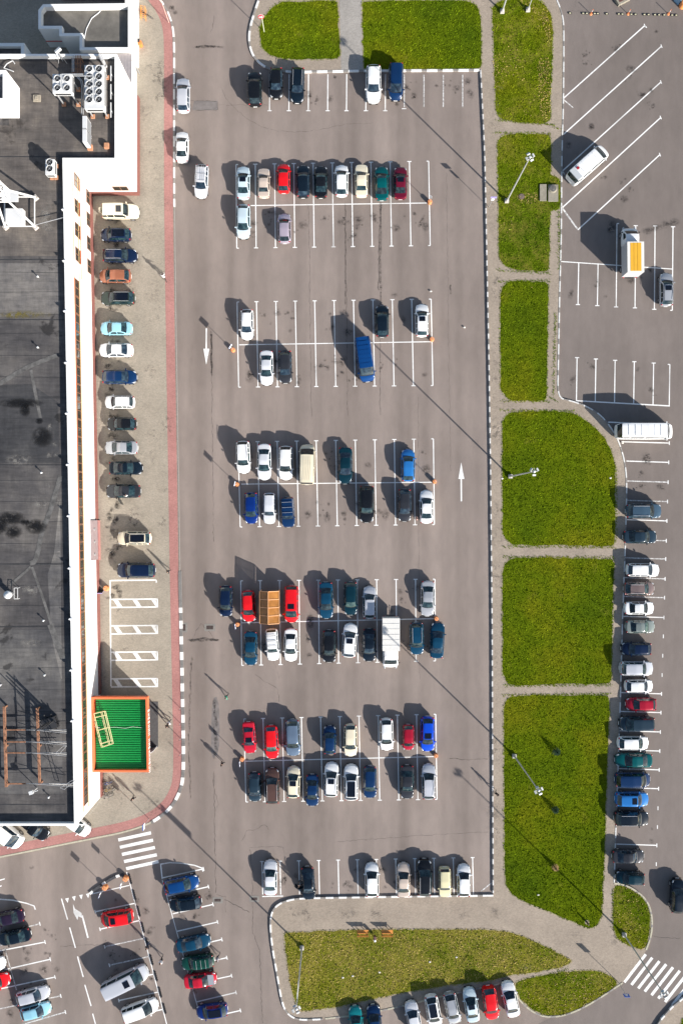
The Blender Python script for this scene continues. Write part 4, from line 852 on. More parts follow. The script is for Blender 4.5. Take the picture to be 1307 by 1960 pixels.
    for g, F in groups.items():
        if not F: continue
        used = sorted({k for f in F for k in f}); mp_ = {k: i for i, k in enumerate(used)}
        me = bpy.data.meshes.new(g); me.from_pydata([V[k] for k in used], [], [tuple(mp_[k] for k in f) for f in F]); me.materials.append(BLK)
        me.shade_smooth(); me.set_sharp_from_angle(angle=R(38)); me.update(); out[g] = me
    def small(nm, b, m, sm=True):
        me = bpy.data.meshes.new(nm); me.from_pydata(b.v, [], b.f); 
        for q in (m if isinstance(m, list) else [m]): me.materials.append(q)
        if any(b.mi): me.polygons.foreach_set('material_index', b.mi)
        if sm: me.shade_smooth(); me.set_sharp_from_angle(angle=R(40))
        out[nm] = me
    r_ = .31 if Ht < 1.6 else .34
    small('wheel', MB().tube((0, -.1, 0), (0, .1, 0), r_, n=16), TYRE); small('rim', MB().tube((0, -.106, 0), (0, .106, 0), r_*.62, n=12), RIM)
    small('headlight', MB().ell((0, 0, 0), (.21, .12, .075), 10, 6), LAMP); small('taillight', MB().ell((0, 0, 0), (.09, .14, .10), 8, 6), TAIL)
    small('mirror', MB().box((0, 0, 0), (.10, .20, .13)).box((.05, 0, 0), (.04, .15, .09)), BLK, False)
    small('licence_plate', MB().box((0, 0, 0), (.025, .50, .11)), PLATE, False); small('bumper_strip', MB().box((0, 0, 0), (.06, Wd*.62, .12)), BLK, False)
    small('door_handle', MB().box((0, 0, 0), (.16, .03, .03)), CHR, False)
    out['dim'] = TY[kind]; CACHE[kind] = out; return out
def child(name, me, par, loc=(0, 0, 0), rot=None, m=None):
    o = bpy.data.objects.new(name, me); COL.objects.link(o); o.parent = par; o.location = loc
    if rot: o.rotation_euler = rot
    if m is not None: o.material_slots[0].link = 'OBJECT'; o.material_slots[0].material = m
    return o
crnd = random.Random(5)
def car(px, py, ang, ln, kind, col, label, ex='', wid=None, zb=0.0, group=None):
    M_ = car_meshes(kind); L, Wd, Ht, belt, cowl, nose, w0, w1, r1, r0, deck, tum = M_['dim']
    cat = {'van': 'van', 'bus': 'minibus', 'suv': 'car', 'boxsuv': 'car', 'mpv': 'car', 'pickup': 'pickup'}.get(kind, 'car')
    nm = {'van': 'parked_van', 'bus': 'minibus', 'pickup': 'pickup_truck'}.get(kind, 'parked_car')
    c = W(px, py, .7); t = thing(nm, label, cat, (c.x, c.y, zb), R(ang), group)
    sl = (ln-1.5)*S*.993/L; t.scale = (sl, (wid or 1.0)*min(1.06, max(.93, sl**.5)), 1)
    pm = PM[col]; g = GLS[crnd.choice((0, 0, 1, 1, 3, 3))]
    child('body', M_['body'], t, m=pm)
    gw = GLS[2] if 'G' in ex else g
    child('windshield', M_['windshield'], t, m=gw)
    if 'wiper_cowl' in M_: child('wiper_cowl', M_['wiper_cowl'], t)
    if 'rear_window' in M_: child('rear_window', M_['rear_window'], t, m=(PM[col] if 'N' in ex else g))
    for s in ('side_L', 'side_R'):
        if s in M_ and not 'N' in ex: child('side_window', M_[s], t, m=g)
        elif s in M_: child('side_panel', M_[s], t, m=pm)
    X = lambda f: L*(.5-f)
    wz = .31 if Ht < 1.6 else .34
    for f in ((.175, .80) if kind != 'bus' else (.13, .76)):
        for s in (-1, 1):
            w_ = child('wheel', M_['wheel'], t, (X(f), s*(Wd/2*.97-.085), wz)); child('rim', M_['rim'], w_)
    for s in (-1, 1):
        child('headlight', M_['headlight'], t, (X(.062)-.04, s*Wd*.365, nose-.045), (0, R(16), R(-s*34)))
        child('taillight', M_['taillight'], t, (X(.972)+.03, s*Wd*.375, min(deck-.16, .95) if kind not in ('mpv', 'van', 'bus', 'boxsuv', 'wagon', 'hatch') else deck-.08), (0, 0, R(s*20)))
        child('mirror', M_['mirror'], t, (X(lerp(w0, w1, .45)), s*(Wd/2+.06), belt+.06), m=pm)
        if kind not in ('pickup',): child('door_handle', M_['door_handle'], t, (X(lerp(w1, r1, .38)), s*(Wd/2*.985+.006), belt-.12)); child('door_handle', M_['door_handle'], t, (X(lerp(w1, r1, .85)), s*(Wd/2*.975+.006), belt-.12))
    child('licence_plate', M_['licence_plate'], t, (X(0)+.01, 0, .45)); child('licence_plate', M_['licence_plate'], t, (X(1)-.01, 0, .52 if kind in ('sedan', 'oldsedan') else .50))
    child('bumper_strip', M_['bumper_strip'], t, (X(0)-.005, 0, .34))
    if 'r' in ex or 'R' in ex:
        for s in (-1, 1):
            a, c = X(w1+.03), X(r1-.02); y = s*Wd/2*tum*.90; g_ = MB(); g_.tube((a, y, Ht+.035), (c, y, Ht+.02), .024, n=6)
            for f in (a, (a+c)/2, c): g_.box((f, y, Ht-.005), (.06, .035, .07))
            g_.ob('roof_rail', CHR if 'r' in ex else BLK, t)
    if 's' in ex: MB().box((X(lerp(w1, r1, .22)), 0, Ht-.012), (.62, .78, .06)).ob('sunroof', PANO, t)
    if 'p' in ex: 
        a, c = X(w1+.035), X(r1-.03); yy = Wd/2*tum*.74; MB().box(((a+c)/2, 0, Ht-.012), (a-c, yy*2, .055)).ob('glass_roof', PANO, t)
    if 'c' in ex:
        g_ = MB()
        for f in (.2, .5, .8):
            x = X(lerp(w1, r1, f)); g_.tube((x, -Wd*tum*.47, Ht+.06), (x, Wd*tum*.47, Ht+.06), .022, n=6)
            for s in (-1, 1): g_.tube((x, s*Wd*tum*.44, Ht-.05), (x, s*Wd*tum*.44, Ht+.06), .02, n=6)
        g_.ob('roof_rack', BLK if 'b' in ex else CHR, t)
    if 'l' in ex:
        g_ = MB(); a, c = X(w1+.0), X(r1+.02); y = -.5
        for s in (-.16, .16): g_.tube((a, y+s, Ht+.12), (c, y+s, Ht+.12), .025, n=6)
        for k in range(9): x = lerp(a, c, k/8); g_.tube((x, y-.16, Ht+.12), (x, y+.16, Ht+.12), .02, n=6)
        for s in (.1, .35, .6): g_.tube((a, s, Ht+.09), (c, s, Ht+.09), .02, n=6)
        for f in (.1, .5, .9): x = lerp(a, c, f); g_.tube((x, -.68, Ht+.06), (x, .68, Ht+.06), .025, n=6)
        g_.ob('roof_ladder', CHR, t)
    if 'w' in ex: MB().tube((X(1)-.02, .1, .95), (X(1)-.24, .1, .95), .36, n=16).ob('spare_wheel', PM['cream'], t)
    if 'h' in ex: MB().sheet([(X(lerp(0.04, w0, .15)), -Wd*.36), (X(w0)-.02, -Wd*.40), (X(w0)-.02, Wd*.40), (X(lerp(0.04, w0, .15)), Wd*.36)], cowl+.012).ob('hood', PM['silver'], t)
    if 'D' in ex:   # open front door on the right hand side of travel sign from label
        s = -1 if 'DR' in ex else 1; x = X(w1-.04); a_ = s*R(58)
        d = MB(); cx_, cy_ = -math.cos(a_)*.5, math.sin(a_)*.5; d.box((x+cx_, s*Wd/2+cy_, .68), (1.0, .06, .62), rz=-a_); d.box((x+cx_*1.05, s*Wd/2+cy_*1.05, 1.2), (.75, .035, .36), rz=-a_, m=1)
        d.ob('open_door', [pm, g], t)
    if 'g' in ex:
        g_ = MB()
        for k in range(5): g_.tube((X(w1+.06), -.42+k*.21, Ht+.01), (X(r1-.04), -.42+k*.21, Ht), .012, n=5)
        g_.ob('roof_ribs', pm, t)
    if 'v' in ex:
        g_ = MB()
        for k in range(6): g_.box((X(lerp(w1, r1, .15+k*.14)), 0, Ht-.012), (.04, Wd*tum*.75, .030))
        g_.ob('roof_ribs', pm, t)
    if 'B' in ex:
        MB().box((X(.79), 0, deck-.02), (L*.33, Wd*.74, .12)).ob('bed_cover', BLK, t); MB().box((X(.975), 0, deck+.0), (.12, Wd*.8, .10)).ob('tail_stripe', PM['blue'], t)
    return t
U_, D_, L__, R__ = 90, -90, 180, 0
CARS = [
# x, y, angle, length px, type, paint, extras, label
(351, 182, U_, 68, 'wagon', 'lsilver', '', 'silver estate car at the left kerb, topmost of the kerbside cars'),
(349, 281, U_, 61, 'sedan', 'white', '', 'white saloon parked at the left kerb just above the car with a roof ladder'),
(386, 347, D_-3, 65, 'wagon', 'pearl', 'l', 'white estate car carrying a ladder on its roof rack'),
(488, 170, U_+1, 68, 'suv', 'black', '', 'black car standing alone left of the top row, with orange light in its windshield'),
(528.6, 159, D_, 59, 'hatch', 'black', '', 'short black hatchback in the top row beside the curved kerb'),
(569.5, 163, D_-2, 68, 'wagon', 'ink', 'r', 'black estate car with silver roof rails in the top row'),
(714.6, 161, D_, 73, 'suv', 'white', '', 'white car in the top row beside a dark blue minivan'),
(757.5, 156, D_-1, 72, 'mpv', 'dblue', '', 'dark blue minivan at the right end of the top row'),
(466, 349.5, U_, 65, 'sedan', 'ice', 's', 'pale blue saloon with a dark sunroof at the left end of the second row'),
(505, 350, U_, 58, 'oldsedan', 'beige', '', 'boxy pinkish beige car between a pale saloon and a red hatchback'),
(543, 341, U_, 58, 'hatch', 'red', '', 'bright red hatchback in the second row'),
(580, 347, U_, 64, 'wagon', 'ink', '', 'black estate car just right of the bright red hatchback'),
(614, 348, U_, 63, 'sedan', 'black', 'G', 'black saloon with green tinted rear glass beside a white hatchback'),
(653.5, 345.5, U_, 63, 'hatch', 'white', '', 'white hatchback between a black saloon and a cream saloon'),
(691.5, 345.5, U_, 64, 'oldsedan', 'cream', '', 'cream saloon beside a dark green saloon in the second row'),
(730, 350.5, U_+1, 67, 'sedan', 'teal', '', 'dark green saloon beside a maroon saloon'),
(766, 350, U_, 64, 'sedan', 'maroon', 's', 'maroon saloon with sunroof at the right end of the second row'),
(466, 424, D_, 66, 'hatch', 'ice', '', 'pale ice blue hatchback directly below the saloon with a sunroof'),
(544.5, 436.7, U_+1, 59, 'hatch', 'lilac', '', 'small lilac silver hatchback alone under the bright red hatchback'),
(473, 621, D_, 60, 'hatch', 'white', '', 'white hatchback at the left end of the third double row'),
(510.4, 704, D_, 68, 'sedan', 'pearl', '', 'white saloon beside a dark grey hatchback in the third double row'),
(546, 702, D_+1, 64, 'hatch', 'graphite', '', 'dark grey hatchback beside a white saloon, left of the blue van'),
(731, 614.7, U_, 63, 'hatch', 'ink', '', 'black hatchback above and right of the blue van'),
(807, 613, U_, 65, 'wagon', 'white', 's', 'white estate car at the right end of the third double row by an orange base'),
(698, 687.5, D_+7.8, 88, 'van', 'blue', 'v', 'long blue panel van parked askew across two bays'),
(1274, 554, U_, 66, 'wagon', 'silver', 'sR', 'silver estate car with sunroof behind the yellow roofed truck'),
(1231.5, 826, R__, 111, 'bus', 'white', 'v', 'long white minibus parked crosswise on the right lot'),
(231.5, 406, R__, 72, 'boxsuv', 'cream', 'sw', 'cream off-roader with spare wheel nearest the shop corner'),
(223, 450, L__, 60, 'hatch', 'navy', 'p', 'dark navy hatchback with glass roof below the cream off-roader'),
(230.5, 490, R__, 67, 'wagon', 'navy', 'r', 'dark blue estate car with bright roof rails facing the red path'),
(221, 529, L__, 63, 'hatch', 'copper', '', 'copper orange hatchback in the row along the shop wall'),
(226.5, 571, L__, 67, 'wagon', 'olive', 'pr', 'dark olive estate car with glass roof and rails below the copper one'),
(223.5, 629, L__, 63, 'sedan', 'lblue', '', 'light sky blue saloon by the shop wall'),
(223, 670.6, L__, 67, 'sedan', 'white', '', 'white saloon between a light blue and a deep blue car'),
(229.7, 722, R__, 67, 'hatch', 'dblue', '', 'deep blue hatchback facing away from the shop wall'),
(230, 770, L__, 59, 'wagon', 'white', '', 'short white estate car below the deep blue hatchback'),
(234, 811.5, L__, 58, 'hatch', 'black', '', 'short black hatchback between the white estate and a grey saloon'),
(233, 857, L__, 65, 'sedan', 'silver', '', 'grey violet saloon with pale hood by the shop wall'),
(241.5, 896, R__, 65, 'sedan', 'ink', '', 'black saloon facing the path, above the one with an open door'),
(237, 940, L__, 68, 'sedan', 'graphite', 'DL', 'dark saloon with its door open and a person stepping out'),
(257.5, 1030, L__, 67, 'wagon', 'cream', 'pr', 'pale beige estate car with a black glass roof'),
(261.5, 1091, L__, 75, 'suv', 'navy', '', 'large navy car just above the hatched disabled bays'),
(466, 875, D_+2, 64, 'suv', 'white', 'r', 'white car with rails at the left end of the fourth row'),
(506, 884, D_, 71, 'sedan', 'pearl', '', 'silver white saloon second in the fourth row'),
(547, 886, D_, 67, 'suv', 'white', '', 'white car with red rear lights left of the cream van'),
(588, 889, U_-1, 79, 'van', 'cream', 'g', 'cream van with ribbed roof in the fourth row'),
(480.8, 972.5, D_+1, 62, 'hatch', 'royal', '', 'vivid deep blue hatchback below the row of white cars'),
(516, 973, D_, 61, 'oldwagon', 'pearl', '', 'boxy white estate between a blue hatchback and a blue off-roader'),
(551, 980, D_+3, 60, 'boxsuv', 'dblue', 'c', 'blue off-roader with roof bars in the fifth row'),
(660.8, 891, D_, 72, 'sedan', 'dteal', '', 'dark teal saloon in the middle of the fourth row'),
(780.5, 890.6, U_, 64, 'hatch', 'sky', '', 'bright blue hatchback at the right of the fourth row'),
(701.7, 964.7, D_, 73, 'suv', 'black', '', 'big black car parked alone in the middle of the fifth row'),
(774, 967, D_, 64, 'hatch', 'graphite', '', 'dark grey hatchback beside a white saloon and a person'),
(815.6, 970, U_, 66, 'sedan', 'white', '', 'white saloon at the right end below the orange base'),
(432.4, 1150.7, D_, 61, 'hatch', 'navy', '', 'navy hatchback parked outside the bays left of a red hatchback'),
(476, 1160, D_+3, 62, 'hatch', 'red', '', 'red hatchback left of the amber roofed trolley shelter'),
(558, 1156, D_, 73, 'mpv', 'red', 's', 'red minivan right of the amber roofed trolley shelter'),
(624, 1149, D_+1, 72, 'sedan', 'petrol', '', 'dark blue saloon two bays right of the red minivan'),
(671, 1145.5, D_, 66, 'wagon', 'dteal', 'G', 'dark green black estate car beside a silver estate'),
(707, 1153, U_, 64, 'wagon', 'lsilver', '', 'silver estate car above the white box truck'),
(818, 1145.5, D_-1, 70, 'sedan', 'silver', '', 'silver saloon at the right end of the sixth row'),
(480, 1241, D_, 67, 'sedan', 'petrol', '', 'blue saloon at the left end of the seventh row'),
(521.6, 1234, D_+4, 63, 'oldwagon', 'white', 'cb', 'white boxy estate with a black roof rack below the trolley shelter'),
(556.7, 1234.6, D_, 65, 'sedan', 'white', '', 'white saloon beside the boxy estate below the red minivan'),
(630, 1237, D_, 64, 'hatch', 'black', '', 'black hatchback below the dark blue saloon'),
(669, 1225.5, U_-4, 67, 'suv', 'white', 's', 'white car with small sunroof parked slightly tilted beside a black hatchback'),
(706.3, 1234.6, D_, 65, 'sedan', 'ink', '', 'black saloon directly left of the white box truck'),
(797, 1222, D_+1, 64, 'suv', 'petrol', 'r', 'blue car with silver rails right of the white box truck'),
(836.4, 1225.5, U_-3, 71, 'sedan', 'petrol', '', 'dark teal blue saloon at the far right under the orange base'),
(477.4, 1412, D_+4, 62, 'oldsedan', 'rose', 's', 'dull red saloon with sunroof at the left end of the eighth row'),
(520, 1420.6, D_+3, 66, 'wagon', 'red', 'G', 'bright red estate car second in the eighth row'),
(560.6, 1412, D_+2, 72, 'suv', 'bgrey', '', 'grey blue car third in the eighth row'),
(631, 1416, U_, 55, 'hatch', 'dblue', '', 'small blue hatchback facing up beside a beige estate'),
(670.7, 1417, D_, 64, 'wagon', 'cream', '', 'beige white estate car beside the small blue hatchback'),
(739.4, 1405.8, D_+1, 64, 'hatch', 'white', '', 'white hatchback left of the little dark red car'),
(781, 1411.5, D_, 51, 'mini', 'crimson', '', 'tiny dark red car between a white hatchback and a bright blue one'),
(818, 1405, D_, 69, 'hatch', 'bblue', 's', 'bright royal blue car with sunroof at the right end of the eighth row'),
(487.5, 1506.5, D_+2, 58, 'hatch', 'slate', '', 'small dark slate hatchback at the left end of the ninth row'),
(521.6, 1504, U_+1, 69, 'suv', 'brown', 'rDL', 'brown car with rails and an open door'),
(561.4, 1497, U_-1, 62, 'hatch', 'cream', 's', 'off-white hatchback with a green sticker beside the brown car'),
(597.6, 1513, D_, 63, 'sedan', 'dblue', '', 'navy blue saloon parked lowest in the ninth row'),
(634, 1491.7, U_-2, 67, 'suv', 'white', 'sr', 'white car with small sunroof and rails beside the navy saloon'),
(672, 1497, U_, 70, 'suv', 'white', 'p', 'white car with a long black glass roof'),
(708, 1497, D_, 64, 'wagon', 'dblue', '', 'dark blue estate car right of the white glass-roofed one'),
(779, 1497, D_, 67, 'sedan', 'graphite', '', 'charcoal saloon beside a silver grey estate'),
(820, 1496, U_, 69, 'wagon', 'lsilver', 'r', 'silver grey estate at the right end of the ninth row'),
(517.7, 1679.7, U_, 68, 'sedan', 'pearl', '', 'silver white saloon alone at the left of the bottom row'),
(590, 1691, D_+4, 66, 'sedan', 'ink', 'DR', 'black saloon with open doors and a person beside it in the bottom row'),
(711.5, 1684, U_+1, 66, 'hatch', 'white', '', 'white hatchback standing alone in the middle of the bottom row'),
(772, 1684, U_, 66, 'sedan', 'beige', '', 'light beige saloon left of the black off-roader'),
(811.7, 1679, U_, 71, 'suv', 'black', 'r', 'black off-roader between a beige saloon and a pale yellow car'),
(850.7, 1688.8, D_+1, 59, 'oldwagon', 'ycream', '', 'pale yellow boxy car in the bottom row'),
(887, 1685, U_, 63, 'hatch', 'white', '', 'white hatchback at the right end of the bottom row'),
(1231, 978, R__, 70, 'suv', 'steel', 'rR', 'slate blue estate with rails, topmost in the right hand row'),
(1224, 1027.5, R__, 66, 'sedan', 'slate', '', 'slate dark saloon second from top in the right hand row'),
(1229.7, 1091, R__-1, 65, 'wagon', 'white', '', 'white estate car beside the path between two lawns'),
(1222.5, 1126.5, R__, 61, 'hatch', 'taupe', 'r', 'taupe brown hatchback in the right hand row'),
(1222.5, 1163.7, R__, 59, 'sedan', 'white', '', 'white saloon between a taupe hatchback and a grey green saloon'),
(1224.5, 1199.5, R__, 58, 'sedan', 'ggrey', 'G', 'grey green saloon with green glass'),
(1216.7, 1241.6, L__, 58, 'hatch', 'navy', '', 'navy hatchback facing the lawn with red light at its right end'),
(1217, 1279, R__, 66, 'suv', 'lsilver', '', 'silver car with red rear lights below the navy hatchback'),
(1222, 1313, R__, 56, 'hatch', 'white', '', 'short white hatchback directly above the crimson car'),
(1225.8, 1347.8, L__, 59, 'hatch', 'crimson', '', 'crimson hatchback in the right hand row'),
(1218, 1384.7, L__, 69, 'mpv', 'slate', '', 'dark slate minivan below the crimson hatchback'),
(1211, 1422, R__, 62, 'hatch', 'white', '', 'white hatchback between the slate minivan and a teal green saloon'),
(1212, 1455, L__, 72, 'sedan', 'teal', '', 'teal green saloon in the right hand row'),
(1210, 1492, R__, 70, 'mpv', 'dblue', '', 'dark blue minivan with a black hood below the teal saloon'),
(1208.4, 1529, R__, 66, 'suv', 'sky', 's', 'bright blue car with sunroof in the right hand row'),
(1207.6, 1565.8, R__, 68, 'suv', 'ink', 'r', 'black off-roader with bright rails below the bright blue car'),
(1201.5, 1639, R__, 64, 'sedan', 'graphite', '', 'black saloon with bright window trim, second from the bottom of the right hand row'),
(1205, 1680, L__-3, 56, 'hatch', 'dteal', '', 'dark green hatchback at the bottom end of the right hand row'),
(1295.5, 1714.5, U_-2, 66, 'suv', 'ink', '', 'dark car driving on the road at the right photo edge'),
(347.5, 1692.5, 12, 69, 'hatch', 'blue', '', 'blue hatchback topmost in the slanted row by the crossing'),
(355, 1729, 188, 64, 'hatch', 'ink', '', 'black hatchback just below the topmost blue hatchback of the slanted row'),
(370.7, 1804.5, 12, 67, 'sedan', 'petrol', '', 'steel blue saloon above the green estate'),
(378.5, 1841, 187, 65, 'wagon', 'green', 'cg', 'green estate car with roof rack in the slanted row'),
(383.7, 1876, 7, 64, 'sedan', 'rose', 'h', 'red saloon with a silver hood'),
(405.8, 1934.6, 187, 62, 'hatch', 'royal', 'p', 'blue car with a dark glass roof at the bottom of the slanted row'),
(14, 1757, 192, 68, 'sedan', 'plum', '', 'dark plum saloon cut by the left photo edge'),
(28, 1793, 192, 66, 'sedan', 'ink', 'G', 'black saloon with teal rear glass at the lower left edge'),
(-21, 1848, 12, 66, 'hatch', 'white', '', 'white car showing only its front at the left edge'),
(-12, 1880, 14, 66, 'hatch', 'red', '', 'red car showing only its front at the left edge'),
(63.7, 1904.7, 15, 66, 'wagon', 'lsilver', '', 'silver estate car above the light blue car at lower left'),
(69, 1934.6, 15, 60, 'hatch', 'lblue', '', 'light blue hatchback at the lower left corner'),
(223.7, 1756, 172+16, 65, 'mpv', 'red', 's', 'red minivan alone beside the turning arrow'),
(240.5, 1876, 26, 94, 'van', 'lsilver', 's', 'large white van parked slanted at the bottom left'),
(268, 1932, 20, 74, 'mpv', 'white', '', 'white car below the large slanted white van'),
(147, 1577, -36, 62, 'hatch', 'white', '', 'white hatchback at the corner of the shop building'),
(66, 1581, -38, 70, 'pickup', 'black', 'B', 'black pickup partly hidden by the shop roof edge'),
(10, 1590, -38, 84, 'van', 'white', '', 'white van half hidden under the shop roof edge at left'),
(682, 1958, U_+7, 66, 'sedan', 'turq', '', 'turquoise saloon in the bottom right row, leftmost'),
(717, 1956, U_+7, 66, 'hatch', 'dblue', '', 'dark blue hatchback beside the turquoise saloon'),
(791, 1948, U_+12, 66, 'wagon', 'pearl', '', 'silver white estate at the photo bottom left of the black and white car'),
(829, 1936, D_+10, 66, 'hatch', 'white', 'p', 'white car with a black tailgate in the lowest row'),
(865, 1930, D_+12, 64, 'hatch', 'silver', 'R', 'silver grey hatchback with black rear in the lowest row'),
(901, 1923, U_+9, 67, 'sedan', 'ice', 's', 'pale blue saloon with sunroof in the lowest row'),
(938, 1919.5, D_+8, 66, 'suv', 'red', '', 'red car in the lowest row beside a white saloon'),
(976, 1912, U_+12, 70, 'sedan', 'white', '', 'white saloon at the right end of the lowest row'),
]
onpave = lambda x, y: x < 320 and y < 1200 and x > 180
for (x, y, a, ln, k, c, e, lab) in CARS:
    car(x, y, a, ln, k, c, lab, e, zb=0.125 if (onpave(x, y) or (y < 1600 and x < 160)) else 0.01, group=None)

# special vehicles -----------------------------------------------------------
def truck(px, py, ang, label, boxL, boxW, boxH, cabcol, side, roofm, panel, cabx, gap=.1, z0=.85):
    c = W(px, py, 1.5); t = thing('box_truck', label, 'truck', (c.x, c.y, .01), R(ang)); M_ = car_meshes('cab'); L, Wd, Ht = M_['dim'][:3]
    cab = child('cab', M_['body'], t, (cabx, 0, 0), m=PM[cabcol])
    for k, nm in (('windshield', 'windshield'), ('side_L', 'side_window'), ('side_R', 'side_window')):
        if k in M_: child(nm, M_[k], cab, m=GLS[1])
    for s in (-1, 1): child('headlight', M_['headlight'], cab, (1.12, s*.74, .75), (0, 0, -s*.4)); child('mirror', M_['mirror'], cab, (.45, s*1.08, 1.3), m=BLK)
    b0 = cabx-L/2-gap; cx_ = b0-boxL/2
    b = MB(); b.box((cx_, 0, (z0+boxH)/2), (boxL, boxW, boxH-z0)); bx = b.ob('cargo_box', side, t)
    r_ = MB(); r_.box((cx_, 0, boxH+.02), (boxL+.02, boxW+.02, .06)); r_.ob('box_roof', roofm, bx)
    if panel:
        p = MB(); p.box((cx_+.0, 0, boxH+.055), (boxL*.93, boxW*.66, .02)); p.ob('roof_panel', panel, bx)
    q = MB()
    for k in range(1, 6 if not panel else 3): q.box((cx_-boxL/2+boxL*k/(6 if not panel else 3), 0, boxH+.06), (.05, boxW*.97, .04)) if not panel else q.box((cx_, -boxW*.33+boxW*.66*k/3, boxH+.07), (boxL*.93, .04, .02))
    q.ob('roof_ribs', roofm if not panel else mat('amber_dark', (.50, .27, .02), .5), bx)
    MB().box((lerp(b0, cx_-boxL/2, .5)+.3, 0, z0-.12), (boxL+.8, 1.0, .2)).ob('chassis', BLK, t)
    for x in (cabx+.35, cx_-boxL*.22):
        for s in (-1, 1):
            w_ = child('wheel', M_['wheel'], t, (x, s*.88, .37)); w_.scale = (1.08, 1.3, 1.08); child('rim', M_['rim'], w_)
    for s in (-1, 1): child('taillight', M_['taillight'], t, (cx_-boxL/2, s*.8, z0-.1))
    return t
truck(1207.5, 481, 90.5, 'white truck with a grey cargo box and a yellow orange roof panel', 3.75, 2.05, 2.95, 'white', mat('box_grey', (.42, .42, .43), .6, var=.05), mat('box_offwhite', (.68, .66, .60), .5), mat('amber_panel', (.68, .36, .03), .45, var=.06, scale=2), 2.0)
truck(747.5, 1232, -90, 'small white truck with a pale canvas cargo box in the seventh row', 4.05, 2.12, 2.55, 'white', mat('canvas', (.60, .58, .54), .8, var=.05), mat('canvas_top', (.62, .60, .56), .8, var=.05), None, 1.95, gap=.02)
t = car(1124, 316, 41.6, 93, 'van', 'white', 'white van with ribbed roof parked diagonally on the right lot', 'v', zb=.01)
MB().box((-2.1, 0, 2.02), (.62, 1.5, .14)).ob('roof_box', mat('hatch_grey', (.42, .44, .45), .5), t); MB().box((-1.55, .35, 2.06), (.26, .3, .07)).ob('roof_marker', TAIL, t)
# ------------------------------------------------------------------ people
SKIN = mat('skin', (.50, .30, .21), .6); HAIR = mat('hair_dark', (.03, .02, .015), .8); SHOE = mat('shoe_dark', (.03, .03, .03), .6)
def cloth(n_, c): return mat('cloth_'+n_, c, .9, var=.12, scale=8)
def body_mesh(pose):
    """skinned human figure, facing +X, feet on z=0, 1.74 m tall"""
    V = []; E = []; Rd = []
    def v(p, r, par=None):
        V.append(p); Rd.append(r)
        if par is not None: E.append((par, len(V)-1))
        return len(V)-1
    lean = .12 if pose == 'ride' else 0; st_ = {'walk': 1, 'stand': .15, 'ride': 0}[pose]
    pel = v((0, 0, .95), .15); wa = v((lean*.3, 0, 1.10), .125, pel); ch = v((lean*.8, 0, 1.30), .155, wa); ne = v((lean, 0, 1.45), .09, ch); nk = v((lean+.01, 0, 1.52), .055, ne)
    h1 = v((lean+.02, 0, 1.60), .085, nk); h2_ = v((lean+.015, 0, 1.69), .075, h1)
    for s in (-1, 1):
        ph = s*st_
        hip = v((0, s*.09, .90), .11, pel)
        if pose == 'ride': kn = v((.38, s*.12, .72 if s > 0 else .80), .068, hip); an = v((.18, s*.12, .30 if s > 0 else .40), .042, kn)
        else: kn = v((.12*max(ph, 0)+.03-.04*max(-ph, 0), s*.08, .50), .068, hip); an = v((.19*ph if ph > 0 else .24*ph, s*.07, .09 if ph >= 0 else .14), .042, kn)
        x, y, z = V[an]; v((x+.14, y+s*.015, max(.045, z-.06)), .038, an)
        sh = v((lean*.9, s*.19, 1.40), .065, ne)
        if pose == 'ride': el = v((.28, s*.27, 1.22), .042, sh); wr = v((.48, s*.25, 1.08), .030, el); dr = Vector((.8, 0, -.6))
        else: el = v((-.06*ph, s*.24, 1.13), .042, sh); wr = v((.06-.12*ph, s*.235, .90), .030, el); dr = Vector((.25, 0, -.97))
        pa = v(tuple(Vector(V[wr])+dr*.06), .032, wr)
        for k, (o_, l_) in enumerate(((-.03, .075), (-.010, .09), (.012, .085), (.032, .065))):
            a = v(tuple(Vector(V[pa])+dr*.035+Vector((o_, 0, 0))), .010, pa); b_ = v(tuple(Vector(V[a])+dr*l_*.5+Vector((.002, -s*.004, 0))), .009, a); v(tuple(Vector(V[b_])+dr*l_*.5+Vector((.006, -s*.016, 0))), .008, b_)
        a = v(tuple(Vector(V[pa])+Vector((.035, -s*.02, -.01))), .011, pa); v(tuple(Vector(V[a])+dr*.045+Vector((.012, -s*.012, 0))), .009, a)
    me = bpy.data.meshes.new('tmp'); me.from_pydata(V, E, []); o = bpy.data.objects.new('tmp', me); COL.objects.link(o)
    sk = o.modifiers.new('s', 'SKIN'); 
    if not me.skin_vertices: me.attributes.new('skin', 'FLOAT', 'POINT')
    for i, r in enumerate(Rd): me.skin_vertices[0].data[i].radius = (r, r*(1.0 if i not in (1, 2) else 1.35))
    me.skin_vertices[0].data[0].use_root = True
    sb_ = o.modifiers.new('b', 'SUBSURF'); sb_.levels = 1; sb_.render_levels = 1
    dg = bpy.context.evaluated_depsgraph_get(); m2 = bpy.data.meshes.new_from_object(o.evaluated_get(dg)); bpy.data.objects.remove(o); bpy.data.meshes.remove(me)
    m2.name = 'body_'+pose; m2.materials.clear()
    for q in (SKIN, SKIN, SKIN, SHOE): m2.materials.append(q)
    idx = []
    for p in m2.polygons:
        c = p.center; arm = abs(c.y) > .225
        idx.append(3 if c.z < .11 or (pose == 'ride' and c.z < .36 and c.x > .2) else 2 if c.z < .97 and not arm else 0 if c.z > 1.47 or (arm and c.z < 1.08) else 1)
    m2.polygons.foreach_set('material_index', idx); m2.shade_smooth(); return m2
BODY = {}
def make_body(pose):
    try: return body_mesh(pose)
    except Exception as e:
        print('SKIN FAILED', e); raise
